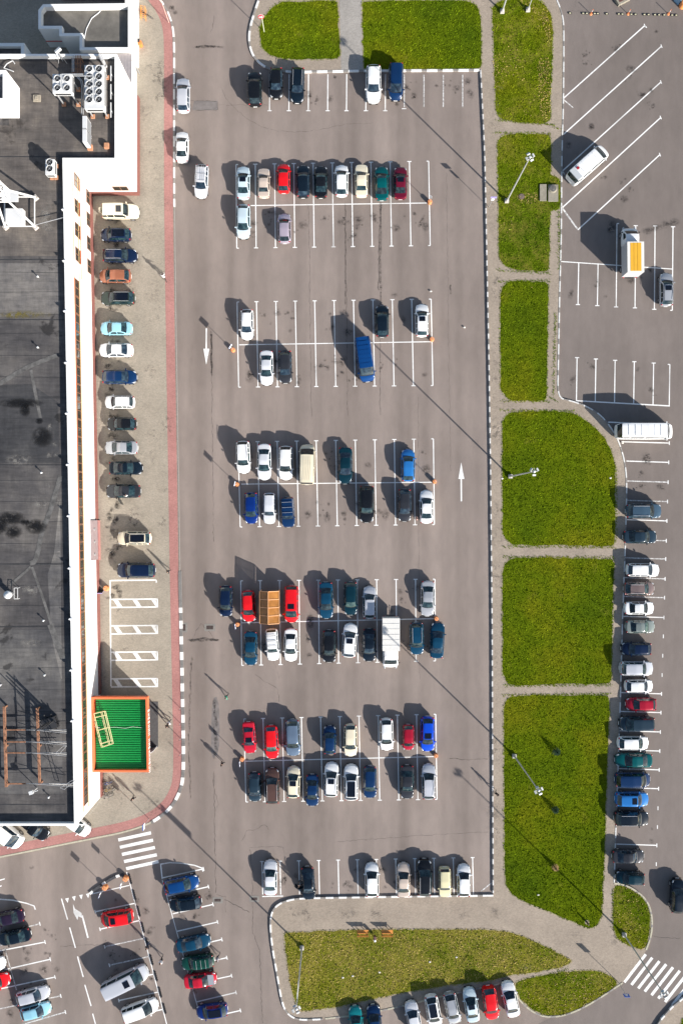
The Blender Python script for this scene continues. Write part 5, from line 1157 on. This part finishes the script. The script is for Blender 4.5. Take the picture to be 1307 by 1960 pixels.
def person(px, py, face, shirt, legs, label, pose='walk', z=0.0, hair=HAIR, sc=1.0):
    if pose not in BODY: BODY[pose] = make_body(pose)
    c = W(px, py, .3); t = thing('person', label, 'person', (c.x, c.y, z), R(face)); t.scale = (sc, sc, sc)
    o = bpy.data.objects.new('body', BODY[pose]); COL.objects.link(o); o.parent = t
    for i, m in ((1, shirt), (2, legs)): o.material_slots[i].link = 'OBJECT'; o.material_slots[i].material = m
    lx = .12 if pose == 'ride' else 0
    MB().ell((lx-.005, 0, 1.665), (.105, .092, .095), 12, 8).ell((lx-.05, 0, 1.62), (.07, .085, .09), 10, 6).ob('hair', hair, t, smooth=True)
    MB().ell((lx+.098, 0, 1.60), (.02, .013, .022), 6, 5).ob('nose', SKIN, t, smooth=True); MB().ell((lx+.085, .032, 1.625), (.012, .013, .009), 6, 4).ell((lx+.085, -.032, 1.625), (.012, .013, .009), 6, 4).ob('eyes', HAIR, t)
    return t
wh, bk, gn, gy, dk2, jn, pk = cloth('white', (.7, .7, .7)), cloth('black', (.012, .012, .014)), cloth('green', (.02, .32, .20)), cloth('grey', (.22, .22, .26)), cloth('dark', (.03, .03, .04)), cloth('jeans', (.03, .05, .10)), cloth('pink', (.5, .3, .28))
person(325, 1093, 200, bk, bk, 'person in black walking past the large navy car by the red path', z=.125)
person(246, 949, 100, wh, jn, 'person in a pale top beside the open door of the dark saloon', 'stand', z=.125)
person(435, 1332, 30, gn, dk2, 'person in a green shirt crossing the lane alone')
person(427, 1459, 140, bk, bk, 'person in black walking in the lane below the one in green')
person(327, 1380, 230, wh, dk2, 'person in a white top near the kerb right of the porch', z=.125)
person(323.5, 1386, 230, bk, bk, 'person in black walking right beside the one in a white top', z=.125)
person(258, 1524, 290, bk, dk2, 'person in dark clothes below the bicycles', z=.125)
person(948, 1515, 240, bk, dk2, 'person in dark clothes on the path beside the big lawn', z=.125)
person(285, 1806, 230, dk2, jn, 'person in dark clothes crossing the bay line of the lower left lot')
person(311, 1834, 60, wh, bk, 'person in a white top walking below the one in dark clothes at lower left')
person(418, 1829, 20, gy, dk2, 'person in grey standing right of the green estate car')
person(572, 1688, 0, bk, bk, 'person in black beside the open doors of the black saloon', 'stand')
person(796, 992, 180, pk, dk2, 'person in a pinkish top between the grey hatchback and the white saloon', 'stand')
# bicycles
BF = [mat('bike_blue', (.05, .12, .45), .4), mat('bike_black', (.015, .015, .016), .4), mat('bike_silver', (.45, .45, .46), .35, .5), mat('bike_yellow', (.5, .32, .05), .4)]
def bicycle(loc, rz, m, label, lean=0, group=None):
    t = thing('bicycle', label, 'bicycle', loc, rz, group); t.rotation_euler = (lean, 0, rz)
    for x in (-.52, .52):
        b = MB(); n = 20; r = .33
        for k in range(n): a, c = 2*math.pi*k/n, 2*math.pi*(k+1)/n; b.tube((x+r*math.cos(a), 0, r+r*math.sin(a)), (x+r*math.cos(c), 0, r+r*math.sin(c)), .02, n=5)
        w = b.ob('wheel', TYRE, t); b = MB()
        for k in range(6): a = math.pi*k/6; b.tube((x-r*math.cos(a), 0, r-r*math.sin(a)), (x+r*math.cos(a), 0, r+r*math.sin(a)), .004, n=3)
        b.ob('spokes', RIM, w)
    b = MB(); P = dict(bb=(-.08, 0, .3), ra=(-.52, 0, .33), st=(-.2, 0, .78), ht=(.36, 0, .85), hb=(.40, 0, .70), fa=(.52, 0, .33))
    for a, c in (('bb', 'st'), ('bb', 'hb'), ('st', 'ht'), ('bb', 'ra'), ('st', 'ra'), ('hb', 'fa'), ('ht', 'hb')): b.tube(P[a], P[c], .018, n=6)
    b.ob('frame', m, t); MB().tube(P['st'], (-.24, 0, .92), .014).ell((-.24, 0, .94), (.13, .07, .03), 8, 5).ob('saddle', BLK, t)
    MB().tube(P['ht'], (.34, 0, 1.0), .014).tube((.34, -.28, 1.02), (.34, .28, 1.02), .014).tube((.34, .28, 1.02), (.24, .3, 1.0), .016).tube((.34, -.28, 1.02), (.24, -.3, 1.0), .016).ob('handlebar', BLK, t); return t
c = G(316, 531, .125); bicycle(c, R(115), BF[1], 'dark bicycle ridden by a person on the pavement')
t = person(316, 531, 115, wh, bk, 'cyclist in a white top riding on the pavement', 'ride', z=.125); t.location = (c.x-.28*math.cos(R(115)), c.y-.28*math.sin(R(115)), .125)
for k, (x, y, a, m, l) in enumerate(((208, 1494, 12, 0, 'blue bicycle, uppermost of those leaning together below the porch'), (209, 1501, -18, 1, 'black bicycle just under the blue one below the porch'), (208, 1507, 20, 3, 'yellow bicycle in the middle of the group below the porch'), (212, 1512, 30, 1, 'black bicycle sticking out farthest from the wall below the porch'), (208, 1519, 10, 2, 'silver bicycle, lowest of the group below the porch'))):
    bicycle(G(x, y, .125), R(a), BF[m], l, R(14), 'bicycles below the porch')
bicycle(G(284, 33, .125), R(-25), BF[1], 'black bicycle beside the orange rack at the top left', R(10))
g = MB()
for k in range(7): y = 18+k*3.5; g.tube(G(272, y, .13), G(272, y, .85), .025, n=6); g.tube(G(272, y, .85), G(281, y+3, .85), .025, n=6); g.tube(G(281, y+3, .85), G(281, y+3, .13), .025, n=6)
g.tube(G(272, 17, .5), G(272, 40, .5), .03); g.tube(G(281, 19, .85), G(281, 43, .85), .03)
tag(g.ob('bike_rack', mat('rack_orange', (.72, .28, .05), .5)), 'orange bicycle rack on the pavement at the top left', 'bike rack')
# ------------------------------------------------------------------ signs, posts, lamps
SB = mat('sign_base_orange', (.62, .24, .09), .75, var=.15, scale=6); BL = mat('sign_blue', (.03, .12, .5), .4); SW = mat('sign_whiteface', (.75, .75, .75), .5)
def dsign(px, py, label, h=2.5, pa=.75, plate=True, base=True, face=BL, z=0.01, w=.62, ph=.62, r=.29, loop=False):
    c = W(px, py, .5) if base else G(px, py); t = thing('parking_sign', label, 'sign', (c.x, c.y, z))
    if base: MB().lathe((0, 0, 0), [(r, 0), (r, .06), (r*.92, .52), (r*.8, .58), (.05, .58)], 18).ob('base', SB, t)
    if loop or not plate: MB().tube((0, 0, .5), (.02, 0, 1.3), .03).ob('pole', GALV, t)
    if plate:
        MB().tube((0, 0, 0 if not base else .5), (0, 0, h), .03).ob('pole', GALV, t)
        d = Vector((math.cos(pa), math.sin(pa), 0)); nn = Vector((-d.y, d.x, 0)); b = MB(); b.box(Vector((0, 0, h-ph/2+.05))+nn*.045, (w, .02, ph), rz=pa); pl = b.ob('plate', face, t)
        b = MB(); b.box(Vector((0, 0, h-ph/2+.05))+nn*.033, (w*.96, .01, ph*.96), rz=pa); b.ob('plate_back', SW, pl)
    return t
dsign(445.5, 669, 'orange based parking sign at the left end of the third double row', pa=1.0)
dsign(453.5, 927, 'orange based parking sign at the left end of the fourth and fifth rows', pa=1.35)
dsign(454.5, 1195.5, 'orange based parking sign left of the amber roofed shelter', pa=1.75)
dsign(463, 1454, 'orange based parking sign at the left end of the eighth row', pa=1.65)
dsign(822.5, 385, 'orange sign base at the right end of the second row', h=2.2, pa=2.4, w=.30, ph=.5, face=SW)
dsign(826.5, 648.5, 'orange sign base at the right end of the third double row', plate=False)
dsign(831.5, 921.5, 'orange sign base at the right end of the fourth row', h=2.0, pa=2.4, w=.14, ph=.3, face=SW)
dsign(835, 1184.5, 'orange sign base touching the dark teal saloon', plate=False)
dsign(834, 1447, 'orange sign base below the royal blue car', plate=False)
dsign(240, 1683, 'orange based blue sign nearest the zebra crossing', h=2.6, pa=1.5, r=.36)
dsign(200.5, 1700, 'orange based blue sign left of the one nearest the zebra crossing', h=2.6, pa=1.25, r=.36)
dsign(203.5, 1126, 'orange base with a purple sign board by the shop wall', plate=False, z=.125, r=.36)
c = G(195.5, 1131); t = thing('advert_board', 'small black framed purple advert board leaning beside an orange base', 'board', (c.x, c.y, .125)); M = Matrix.Rotation(.35, 3, 'X')
MB().box((0, -.05, .45), (.62, .05, .95), M=M).ob('panel', mat('purple_board', (.38, .30, .62), .5), t); MB().box((0, .03, .45), (.70, .04, 1.02), M=M).ob('frame', BLK, t)
c = G(271, 89, .125); t = thing('waste_bin', 'orange litter bin on the pavement at the upper left', 'bin', c); MB().lathe((0, 0, 0), [(.26, 0), (.3, .75)], 12).ob('bin', mat('bin_orange', (.75, .20, .05), .5), t); MB().box((-.2, .25, .8), (.4, .45, .06)).ob('lid', BLK, t)
# kerb-side signs
c = G(506, 62, .13); t = thing('no_entry_sign', 'round red no entry sign on a white pole by the top left lawn', 'sign', c)
MB().tube((0, 0, 0), (0, 0, 3.35), .04).ob('pole', mat('pole_pale', (.6, .62, .45), .5), t)
b = MB(); b.tube((-.1, .02, 3.1), (-.1, -.03, 3.1), .36, n=24); pl = b.ob('disc', mat('sign_red', (.62, .04, .06), .4), t); b = MB(); b.box((-.1, -.045, 3.1), (.5, .02, .13)); b.ob('bar', SW, pl); b = MB(); b.tube((-.1, .03, 3.1), (-.1, .021, 3.1), .39, n=24); b.ob('rim', SW, pl)
c = G(935, 397, .13); t = thing('route_sign', 'purple and white sign on a pole beside the long path near the second row', 'sign', c)
MB().tube((0, 0, 0), (0, 0, 3.4), .03).ob('pole', GALV, t); MB().box((.0, -.04, 3.2), (.75, .03, .42)).ob('plate', mat('sign_purple', (.30, .26, .62), .4), t); MB().box((0, -.04, 2.55), (.36, .03, .6)).ob('plate', SW, t)
c = G(1183, 1880, .13); t = thing('crossing_sign', 'blue square sign on a thin pole by the lower right crossing', 'sign', c)
MB().tube((0, 0, 0), (0, 0, 3.0), .035).ob('pole', GALV, t); pl = MB().box((0, .04, 2.75), (.72, .03, .72)).ob('plate', BL, t); MB().add([(-.24, .058, 2.5), (.24, .058, 2.5), (0, .058, 2.98)], [(2, 1, 0)]).ob('triangle', SW, pl)
c = G(286, 1566, .13); t = thing('crossing_sign', 'white edged blue sign on the kerb above the zebra crossing at left', 'sign', c)
MB().tube((0, 0, 0), (0, 0, 3.1), .035).ob('pole', GALV, t); pl = MB().box((0, .04, 2.75), (.1, .7, .72), rz=0).ob('plate', BL, t); MB().box((0.06, .04, 2.75), (.02, .72, .74)).ob('plate_back', SW, pl)
for k, y in enumerate((1355, 1384, 1413, 1442)):
    c = G(346.5, y, .17); t = thing('bollard', ('uppermost', 'second', 'third', 'lowest')[k]+' thin steel post on the painted kerb beside the porch', 'bollard', c, 0, 'thin steel posts on the kerb'); MB().tube((0, 0, 0), (0, 0, .85), .035).ob('post', GALV, t); MB().lathe((0, 0, .85), [(.05, 0), (.02, .05)], 8).ob('cap', BLK, t)
c = G(324, 44, .13); t = thing('flag_pole', 'thin pink and white pole on the red path at the top left', 'pole', c); MB().tube((0, 0, 0), (0, 0, 4.6), .04).ob('pole', mat('pole_pink', (.62, .42, .36), .5), t); MB().box((-.05, .0, 4.5), (.3, .1, .2)).ob('head', GALV, t)
# flood light masts
LP = mat('mast_steel', (.50, .51, .50), .45, .3)
def floodmast(px, py, label, hh=12.7, lamps=4, wide=False, small=False, z=.13):
    c = G(px, py, z); t = thing('floodlight_mast', label, 'lamp post', c, 0, 'floodlight masts')
    r = .085 if not small else .05
    MB().tube((0, 0, 0), (0, 0, hh), r*1.25, r*.7, 10).ob('pole', LP, t); MB().box((0, 0, .15), (.5, .5, .3)).lathe((0, 0, .3), [(.2, 0), (.14, .25)], 10).ob('footing', mat('footing', (.45, .42, .38), .9, var=.1), t)
    MB().tube((-.4, 0, hh-.1), (.4, 0, hh-.1), .035).tube((0, -.38, hh-.1), (0, .38, hh-.1), .035).lathe((0, 0, hh-.18), [(.16, 0), (.16, .2), (.05, .28)], 12).ob('crossarm', LP, t)
    for k in range(lamps):
        a = k*2*math.pi/lamps+.5; d = Vector((math.cos(a), math.sin(a), 0)); M = Matrix.Rotation(a, 3, 'Z') @ Matrix.Rotation(.45, 3, 'Y'); p = Vector((0, 0, hh))+d*.40
        b = MB(); b.box(p, (.20, .36, .16), M=M); f = b.ob('floodlight', mat('flood_white', (.5, .5, .49), .5), t); b = MB(); b.box(p+M @ Vector((.0, 0, -.09)), (.17, .32, .03), M=M); b.ob('lens', PANE, f)
    if wide: MB().box((0, .42, 9.7), (.06, .72, 2.5)).ob('banner', mat('banner', (.42, .42, .42), .7), t)
    return t
floodmast(960, 24, 'floodlight mast at the top of the long path, head out of frame')
floodmast(1009, 21, 'thin post at the top edge in the second lawn strip', hh=6, lamps=1, small=True)
floodmast(968.5, 386, 'floodlight mast leaning over the lawn with the manhole slabs')
floodmast(975.5, 912, 'floodlight mast on the rounded lawn beside the up arrow', lamps=3)
floodmast(983, 1446, 'floodlight mast on the big lawn with two small conifers')
floodmast(1192.5, 1787, 'floodlight mast beside the lower right crossing')
floodmast(578, 1812, 'floodlight mast at the left end of the dry bottom lawn', wide=True)
# a second mast whose lamps throw the faint shadow south of the frame
# ------------------------------------------------------------------ trolley shelter
AMB = mat('amber_glazing', (.32, .135, .03), .15, var=.35, scale=.7, alpha=.88); WOODF = mat('shelter_frame', (.60, .30, .13), .5)
t = thing('trolley_shelter', 'amber glazed gable roofed trolley shelter between two red cars', 'shelter', G(515.5, 1163, .01)); og = G(515.5, 1163, .01)
rx = W(513.5, 0, 2.6).x-og.x; x0, x1 = W(497.5, 0, 1.95).x-og.x, W(534.5, 0, 1.95).x-og.x; ya, yb = W(0, 1132, 2.2).y-og.y, W(0, 1194, 2.2).y-og.y
g = MB(); f = MB(); zr, ze = 2.6, 1.95
for k in range(4):
    y0, y1 = lerp(ya, yb, k/4)-.03, lerp(ya, yb, (k+1)/4)+.03
    for xa, xb, za, zb_ in ((x0, rx, ze, zr), (rx, x1, zr, ze)): g.add([(xa, y0, za), (xb, y0, zb_), (xb, y1, zb_), (xa, y1, za)], [(0, 3, 2, 1)])
g.ob('glazing', AMB, t)
for k in range(5):
    y = lerp(ya, yb, k/4); f.beam((x0, y, ze+.03), (rx, y, zr+.03), .09, .07); f.beam((rx, y, zr+.03), (x1, y, ze+.03), .09, .07)
for x, z in ((x0, ze), (rx, zr), (x1, ze)): f.beam((x, ya, z+.05), (x, yb, z+.05), .09, .08)
f.ob('roof_frame', WOODF, t)
for x in (x0+.05, x1-.05):
    for y in (ya, (ya+yb)/2, yb): MB().box((x, y, ze/2), (.09, .09, ze)).ob('post', WOODF, t)
    MB().box((x, (ya+yb)/2, 1.1), (.03, ya-yb-.1, 1.5)).ob('side_panel', AMB, t)
MB().add([(x0, yb, .35), (x1, yb, .35), (x1, yb, ze), (rx, yb, zr), (x0, yb, ze)], [(0, 1, 2, 3, 4)]).ob('end_panel', AMB, t)
# shopping trolleys under it
for k in range(3):
    c = G(515.5, 1175-k*12); q = thing('shopping_trolley', ('lower', 'middle', 'upper')[k]+' trolley seen dimly under the amber shelter roof', 'trolley', (c.x-.4, c.y, .01), 0, 'trolleys under the shelter'); b = MB()
    for i in range(4): b.tube((-.25+i*.166, -.4, .5), (-.25+i*.166, .4, .6), .01, n=4); b.tube((-.25+i*.166, .4, .6), (-.25+i*.166, .45, 1.0), .01, n=4)
    for z in (.6, .8, 1.0): b.tube((-.27, -.4, z), (-.27, .45, z), .01, n=4); b.tube((.27, -.4, z), (.27, .45, z), .01, n=4); b.tube((-.27, .45, z), (.27, .45, z), .01, n=4)
    for x in (-.25, .25):
        for y in (-.35, .4): b.tube((x, y, .08), (x, y, .6), .012, n=4)
    b.ob('basket', GALV, q); b = MB()
    for x in (-.25, .25):
        for y in (-.35, .4): b.tube((x-.02, y, .06), (x+.02, y, .06), .06, n=8)
    b.ob('castors', BLK, q)
# ------------------------------------------------------------------ benches, bin, manholes, drains
WO = mat('bench_orange', (.62, .24, .04), .55, var=.15, scale=5)
for x, l in ((694, 'orange slatted bench left of the litter bin on the lower lawn edge'), (740.5, 'orange slatted bench right of the litter bin on the lower lawn edge')):
    c = W(x, 1784, .4); t = thing('park_bench', l, 'bench', (c.x, c.y, .13), 0, 'orange benches'); b = MB()
    for k in range(4): b.box((0, .30-k*.13, .46), (1.45, .11, .04))
    b.ob('seat', WO, t); b = MB()
    for k in range(2): b.box((0, -.24-k*.05, .66+k*.16), (1.45, .04, .12))
    b.ob('backrest', WO, t)
    for s in (-.6, .6): MB().box((s, .25, .22), (.06, .06, .44)).box((s, -.2, .42), (.06, .06, .84)).box((s, .02, .42), (.05, .5, .04)).ob('leg', DK, t)
c = W(717, 1793, .5); t = thing('litter_bin', 'dark litter bin on a post between the two orange benches', 'bin', (c.x, c.y, .13)); MB().lathe((0, 0, .25), [(.17, 0), (.22, .55)], 12).tube((0, -.2, -.02), (0, -.2, 1.0), .03).ob('bin', mat('bin_brown', (.12, .05, .04), .6), t); MB().lathe((0, -.22, .95), [(.16, 0), (.1, .08)], 12).ob('lid', SW, t)
CON = mat('slab_concrete', (.25, .225, .175), .9, var=.2, scale=2.5)
t = thing('manhole_slabs', 'two concrete slabs with a raised round manhole cover on the lawn', 'manhole', G(1048, 370, .13)); MB().box(G(1038, 370, .08)-G(1048, 370), (.85, 2.1, .14)).ob('slab', CON, t); MB().box(G(1057, 371, .10)-G(1048, 370), (1.25, 2.1, .18)).ob('slab', CON, t)
q = G(1056, 363, .19)-G(1048, 370); MB().lathe(q, [(.55, 0), (.5, .12), (.42, .14)], 22).ob('ring', CON, t); MB().lathe(q+Vector((0, 0, .14)), [(.40, 0), (.40, .03), (.2, .035), (.18, .05)], 20).ob('cover', mat('iron', (.16, .15, .14), .6, .4, var=.2), t)
tag(MB().lathe((0, 0, 0), [(.36, 0), (.36, .05), (.3, .06)], 20).ob('manhole_cover', mat('iron_rust', (.13, .095, .08), .8, var=.3, scale=6), loc=G(997, 377, .135)), 'rusty round manhole cover in dry grass left of the concrete slabs', 'manhole')
for x, y, w, d, l in ((352, 1201, 7, 12, 'rusty square drain grate against the painted kerb'), (402, 1201, 13, 7, 'wide drain grate in a pale patch of the left lane'), (417, 1723, 12, 5, 'dark drain grate left of the bottom row'), (487, 1720.5, 11, 5, 'dark drain grate next to the kerb corner at the bottom')):
    t = thing('drain_grate', l, 'drain', G(x, y, .005), 0, 'drain grates'); MB().box((0, 0, .002), (w*S+.5, d*S+.45, .008)).ob('surround', mat('drain_surround', (.20, .185, .165), .9, var=.2), t)
    b = MB(); b.box((0, 0, .012), (w*S, d*S, .012)); g_ = b.ob('grate', mat('iron_dark', (.045, .03, .028), .7, .3), t); b = MB()
    for k in range(5): b.box((-w*S/2+w*S*(k+.5)/5, 0, .022), (.03, d*S*.8, .01))
    b.ob('bars', mat('iron_rust', (.13, .095, .08)), g_)
# ------------------------------------------------------------------ top right barrier
YL = mat('hump_yellow', (.62, .58, .38), .8); xs = [1090, 1117, 1137, 1163, 1188, 1209, 1231, 1239, 1249, 1257, 1266, 1284, 1292]
for k, x in enumerate([1090, 1115, 1122, 1137, 1143, 1160, 1183, 1190, 1207, 1215, 1232, 1240, 1252, 1260, 1270, 1285, 1293]):
    t = thing('wheel_stop', 'low black and yellow rubber block in the line across the top right lot', 'barrier', G(x, 25.5+(x-1090)*.02, .006), 0, 'rubber blocks across the top right lot')
    MB().prism([(-.2, -.09), (.2, -.09), (.2, .09), (-.2, .09)], 0, .1).ob('block', BLK, t); MB().box((0, -.03, .107), (.22, .12, .012)).ob('reflector', YL, t)
for x, l in ((1130, 'leftmost thin delineator post in the top right barrier'), (1201, 'middle orange delineator post in the top right barrier'), (1278, 'rightmost orange delineator post in the top right barrier')):
    t = thing('delineator_post', l, 'post', G(x, 27, .006), 0, 'delineator posts'); MB().lathe((0, 0, 0), [(.2, 0), (.16, .06), (.05, .08)], 12).ob('base', SB, t); MB().tube((0, 0, .05), (0, 0, .95), .04).ob('post', mat('post_orange', (.7, .2, .08), .5), t); MB().tube((0, 0, .55), (0, 0, .75), .043).ob('stripe', SW, t)
t = thing('planter', 'square concrete planter with brown soil cut by the top edge', 'planter', G(1188, -2, 0.006), R(28)); MB().box((0, 0, .2), (1.7, 1.4, .4)).ob('box', CON, t); MB().box((0, 0, .41), (1.2, .9, .03)).ob('soil', mat('brown_soil', (.12, .05, .04), .95, var=.4), t)
t = thing('road_worker', 'orange barrier drum at the top right corner', 'drum', G(1304, 12, .006)); t.name = 'barrier_drum'; MB().lathe((0, 0, 0), [(.42, 0), (.38, .9), (.25, .95)], 16).ob('drum', mat('drum_orange', (.8, .3, .1), .5), t); MB().box((-.7, .5, .5), (.8, .25, 1.0), rz=-.8).ob('panel', mat('sign_bluegrey', (.2, .35, .5), .5), t)
g = MB()
for k in range(9):
    a = G(244+k*8.2, 1673+k*31); d = Vector((.12, -.47, 0))
    for i in range(5): p = a+Vector((.26, -.1, 0))+d*(i*.55); g.box(p+Vector((0, 0, .06)), (.22, .2, .10), rz=-.2+.15*(i % 2))
g.ob('kerb', BLK, kind='structure')
ar = GP([(173, 1710), (185, 1700), (200, 1690), (220, 1678), (243, 1671)])
P = resample(ar, .5); g = MB()
for i in range(len(P)-1):
    a, c = Vector((*P[i], 0)), Vector((*P[i+1], 0)); g.beam(a+Vector((0, 0, .08)), c+Vector((0, 0, .08)), .32, .16, m=1 if i % 4 else 0)
g.ob('kerb', [M_kw, M_kb], kind='structure')
# ------------------------------------------------------------------ small conifers
def conifer(px, py, h, r, cols, label, name='small_conifer', sparse=1.0):
    c = G(px, py, .13); t = thing(name, label, 'tree', c); rd = random.Random(px); MB().tube((0, 0, 0), (0, 0, h*.9), .05, .02, 7).ob('trunk', mat('bark', (.10, .07, .05), .9), t)
    b = MB()
    for k in range(int(900*sparse)):
        u = rd.random()**.75; z = h*(.06+.94*(1-u)); rad = r*u*(rd.random()**.45)*rd.uniform(.75, 1.15); a = rd.uniform(0, 6.28); p = Vector((rad*math.cos(a), rad*math.sin(a), z)); d = Vector((math.cos(a+rd.uniform(-.5, .5)), math.sin(a+rd.uniform(-.5, .5)), rd.uniform(-.1, .5))); l = rd.uniform(.07, .17)
        s = Vector((-d.y, d.x, rd.uniform(-.3, .3)))*.022; b.add([p-s, p+s, p+d*l], [(0, 1, 2)], rd.choice((0, 0, 1)))
    b.ob('crown', cols, t); return t
CG = [mat('needle_blue', (.022, .045, .030), .9, spec=.1), mat('needle_green', (.014, .036, .012), .9, spec=.1)]; CD = [mat('needle_dry', (.34, .22, .09), .9), mat('needle_dry2', (.22, .14, .06), .9)]
conifer(1063, 1437, 1.25, .55, CG, 'small blue green conifer on the big lawn, upper of two')
conifer(1061, 1548, 1.15, .50, CG, 'small greyish conifer on the big lawn below the mast head')
conifer(1061, 1658, 1.1, .45, CD, 'withered tan shrub on the big lawn in the line of a mast shadow', 'dead_shrub', .8)
t = thing('tree_stump', 'short dark post in a sandy patch at the tip of the big lawn', 'post', G(1122, 1764, .13)); MB().lathe((0, 0, 0), [(.12, 0), (.10, .75)], 10).ob('post', mat('stump', (.09, .06, .05), .9), t); MB().lathe((0, 0, .0), [(.30, 0), (.26, .02)], 12).ob('soil_ring', DIRT, t)
rd = random.Random(9)
b = MB()
for x, y in ((656, 1870), (675, 1867), (726, 1860), (873, 1831), (822, 1840), (1029, 1712), (773+967-780, 916), (1167, 915), (888, 627), (824, 558), (1190, 848)): b.ell(G(x, y, .14), (.16, .12, .05), 7, 4)
tag(b.ob('litter_scraps', mat('litter', (.62, .58, .52), .8), kind='stuff'), 'pale scraps of litter on the dry lawn', 'litter')
# weeds along path edges
def weeds(lines, dens, m, name='weeds'):
    pts = []
    for (x0, y0, x1, y1) in lines:
        n = int(math.dist((x0, y0), (x1, y1))*dens)
        for _ in range(n):
            u = rd.random(); q = G(lerp(x0, x1, u)+rd.gauss(0, 1.6), lerp(y0, y1, u)+rd.gauss(0, 1.6)); pts.append((q.x, q.y))
    b = MB()
    for x, y in pts:
        for _ in range(4): a = rd.uniform(0, 6.28); l = rd.uniform(.04, .13); b.add([(x, y, .125), (x+.05*math.sin(a), y-.05*math.cos(a), .13), (x+l*math.cos(a), y+l*math.sin(a), .15+l*.5)], [(0, 1, 2)])
    b.ob(name, m, kind='stuff')
weeds([(946, 230, 1055, 240), (946, 255, 1055, 257), (1055, 240, 1072, 250), (950, 518, 1052, 524), (952, 540, 1052, 538), (958, 768, 1050, 769), (958, 785, 1100, 788), (1050, 760, 1066, 770), (960, 1046, 1176, 1048), (962, 1066, 1176, 1067), (962, 1312, 1168, 1311), (962, 1330, 1168, 1328), (1068, 400, 1070, 520), (1062, 600, 1058, 760), (1153, 1640, 1150, 1750), (1172, 1700, 1172, 1780), (1178, 900, 1178, 1040), (1172, 1070, 1168, 1300), (1040, 1870, 1090, 1850)], 1.1, BLADE)
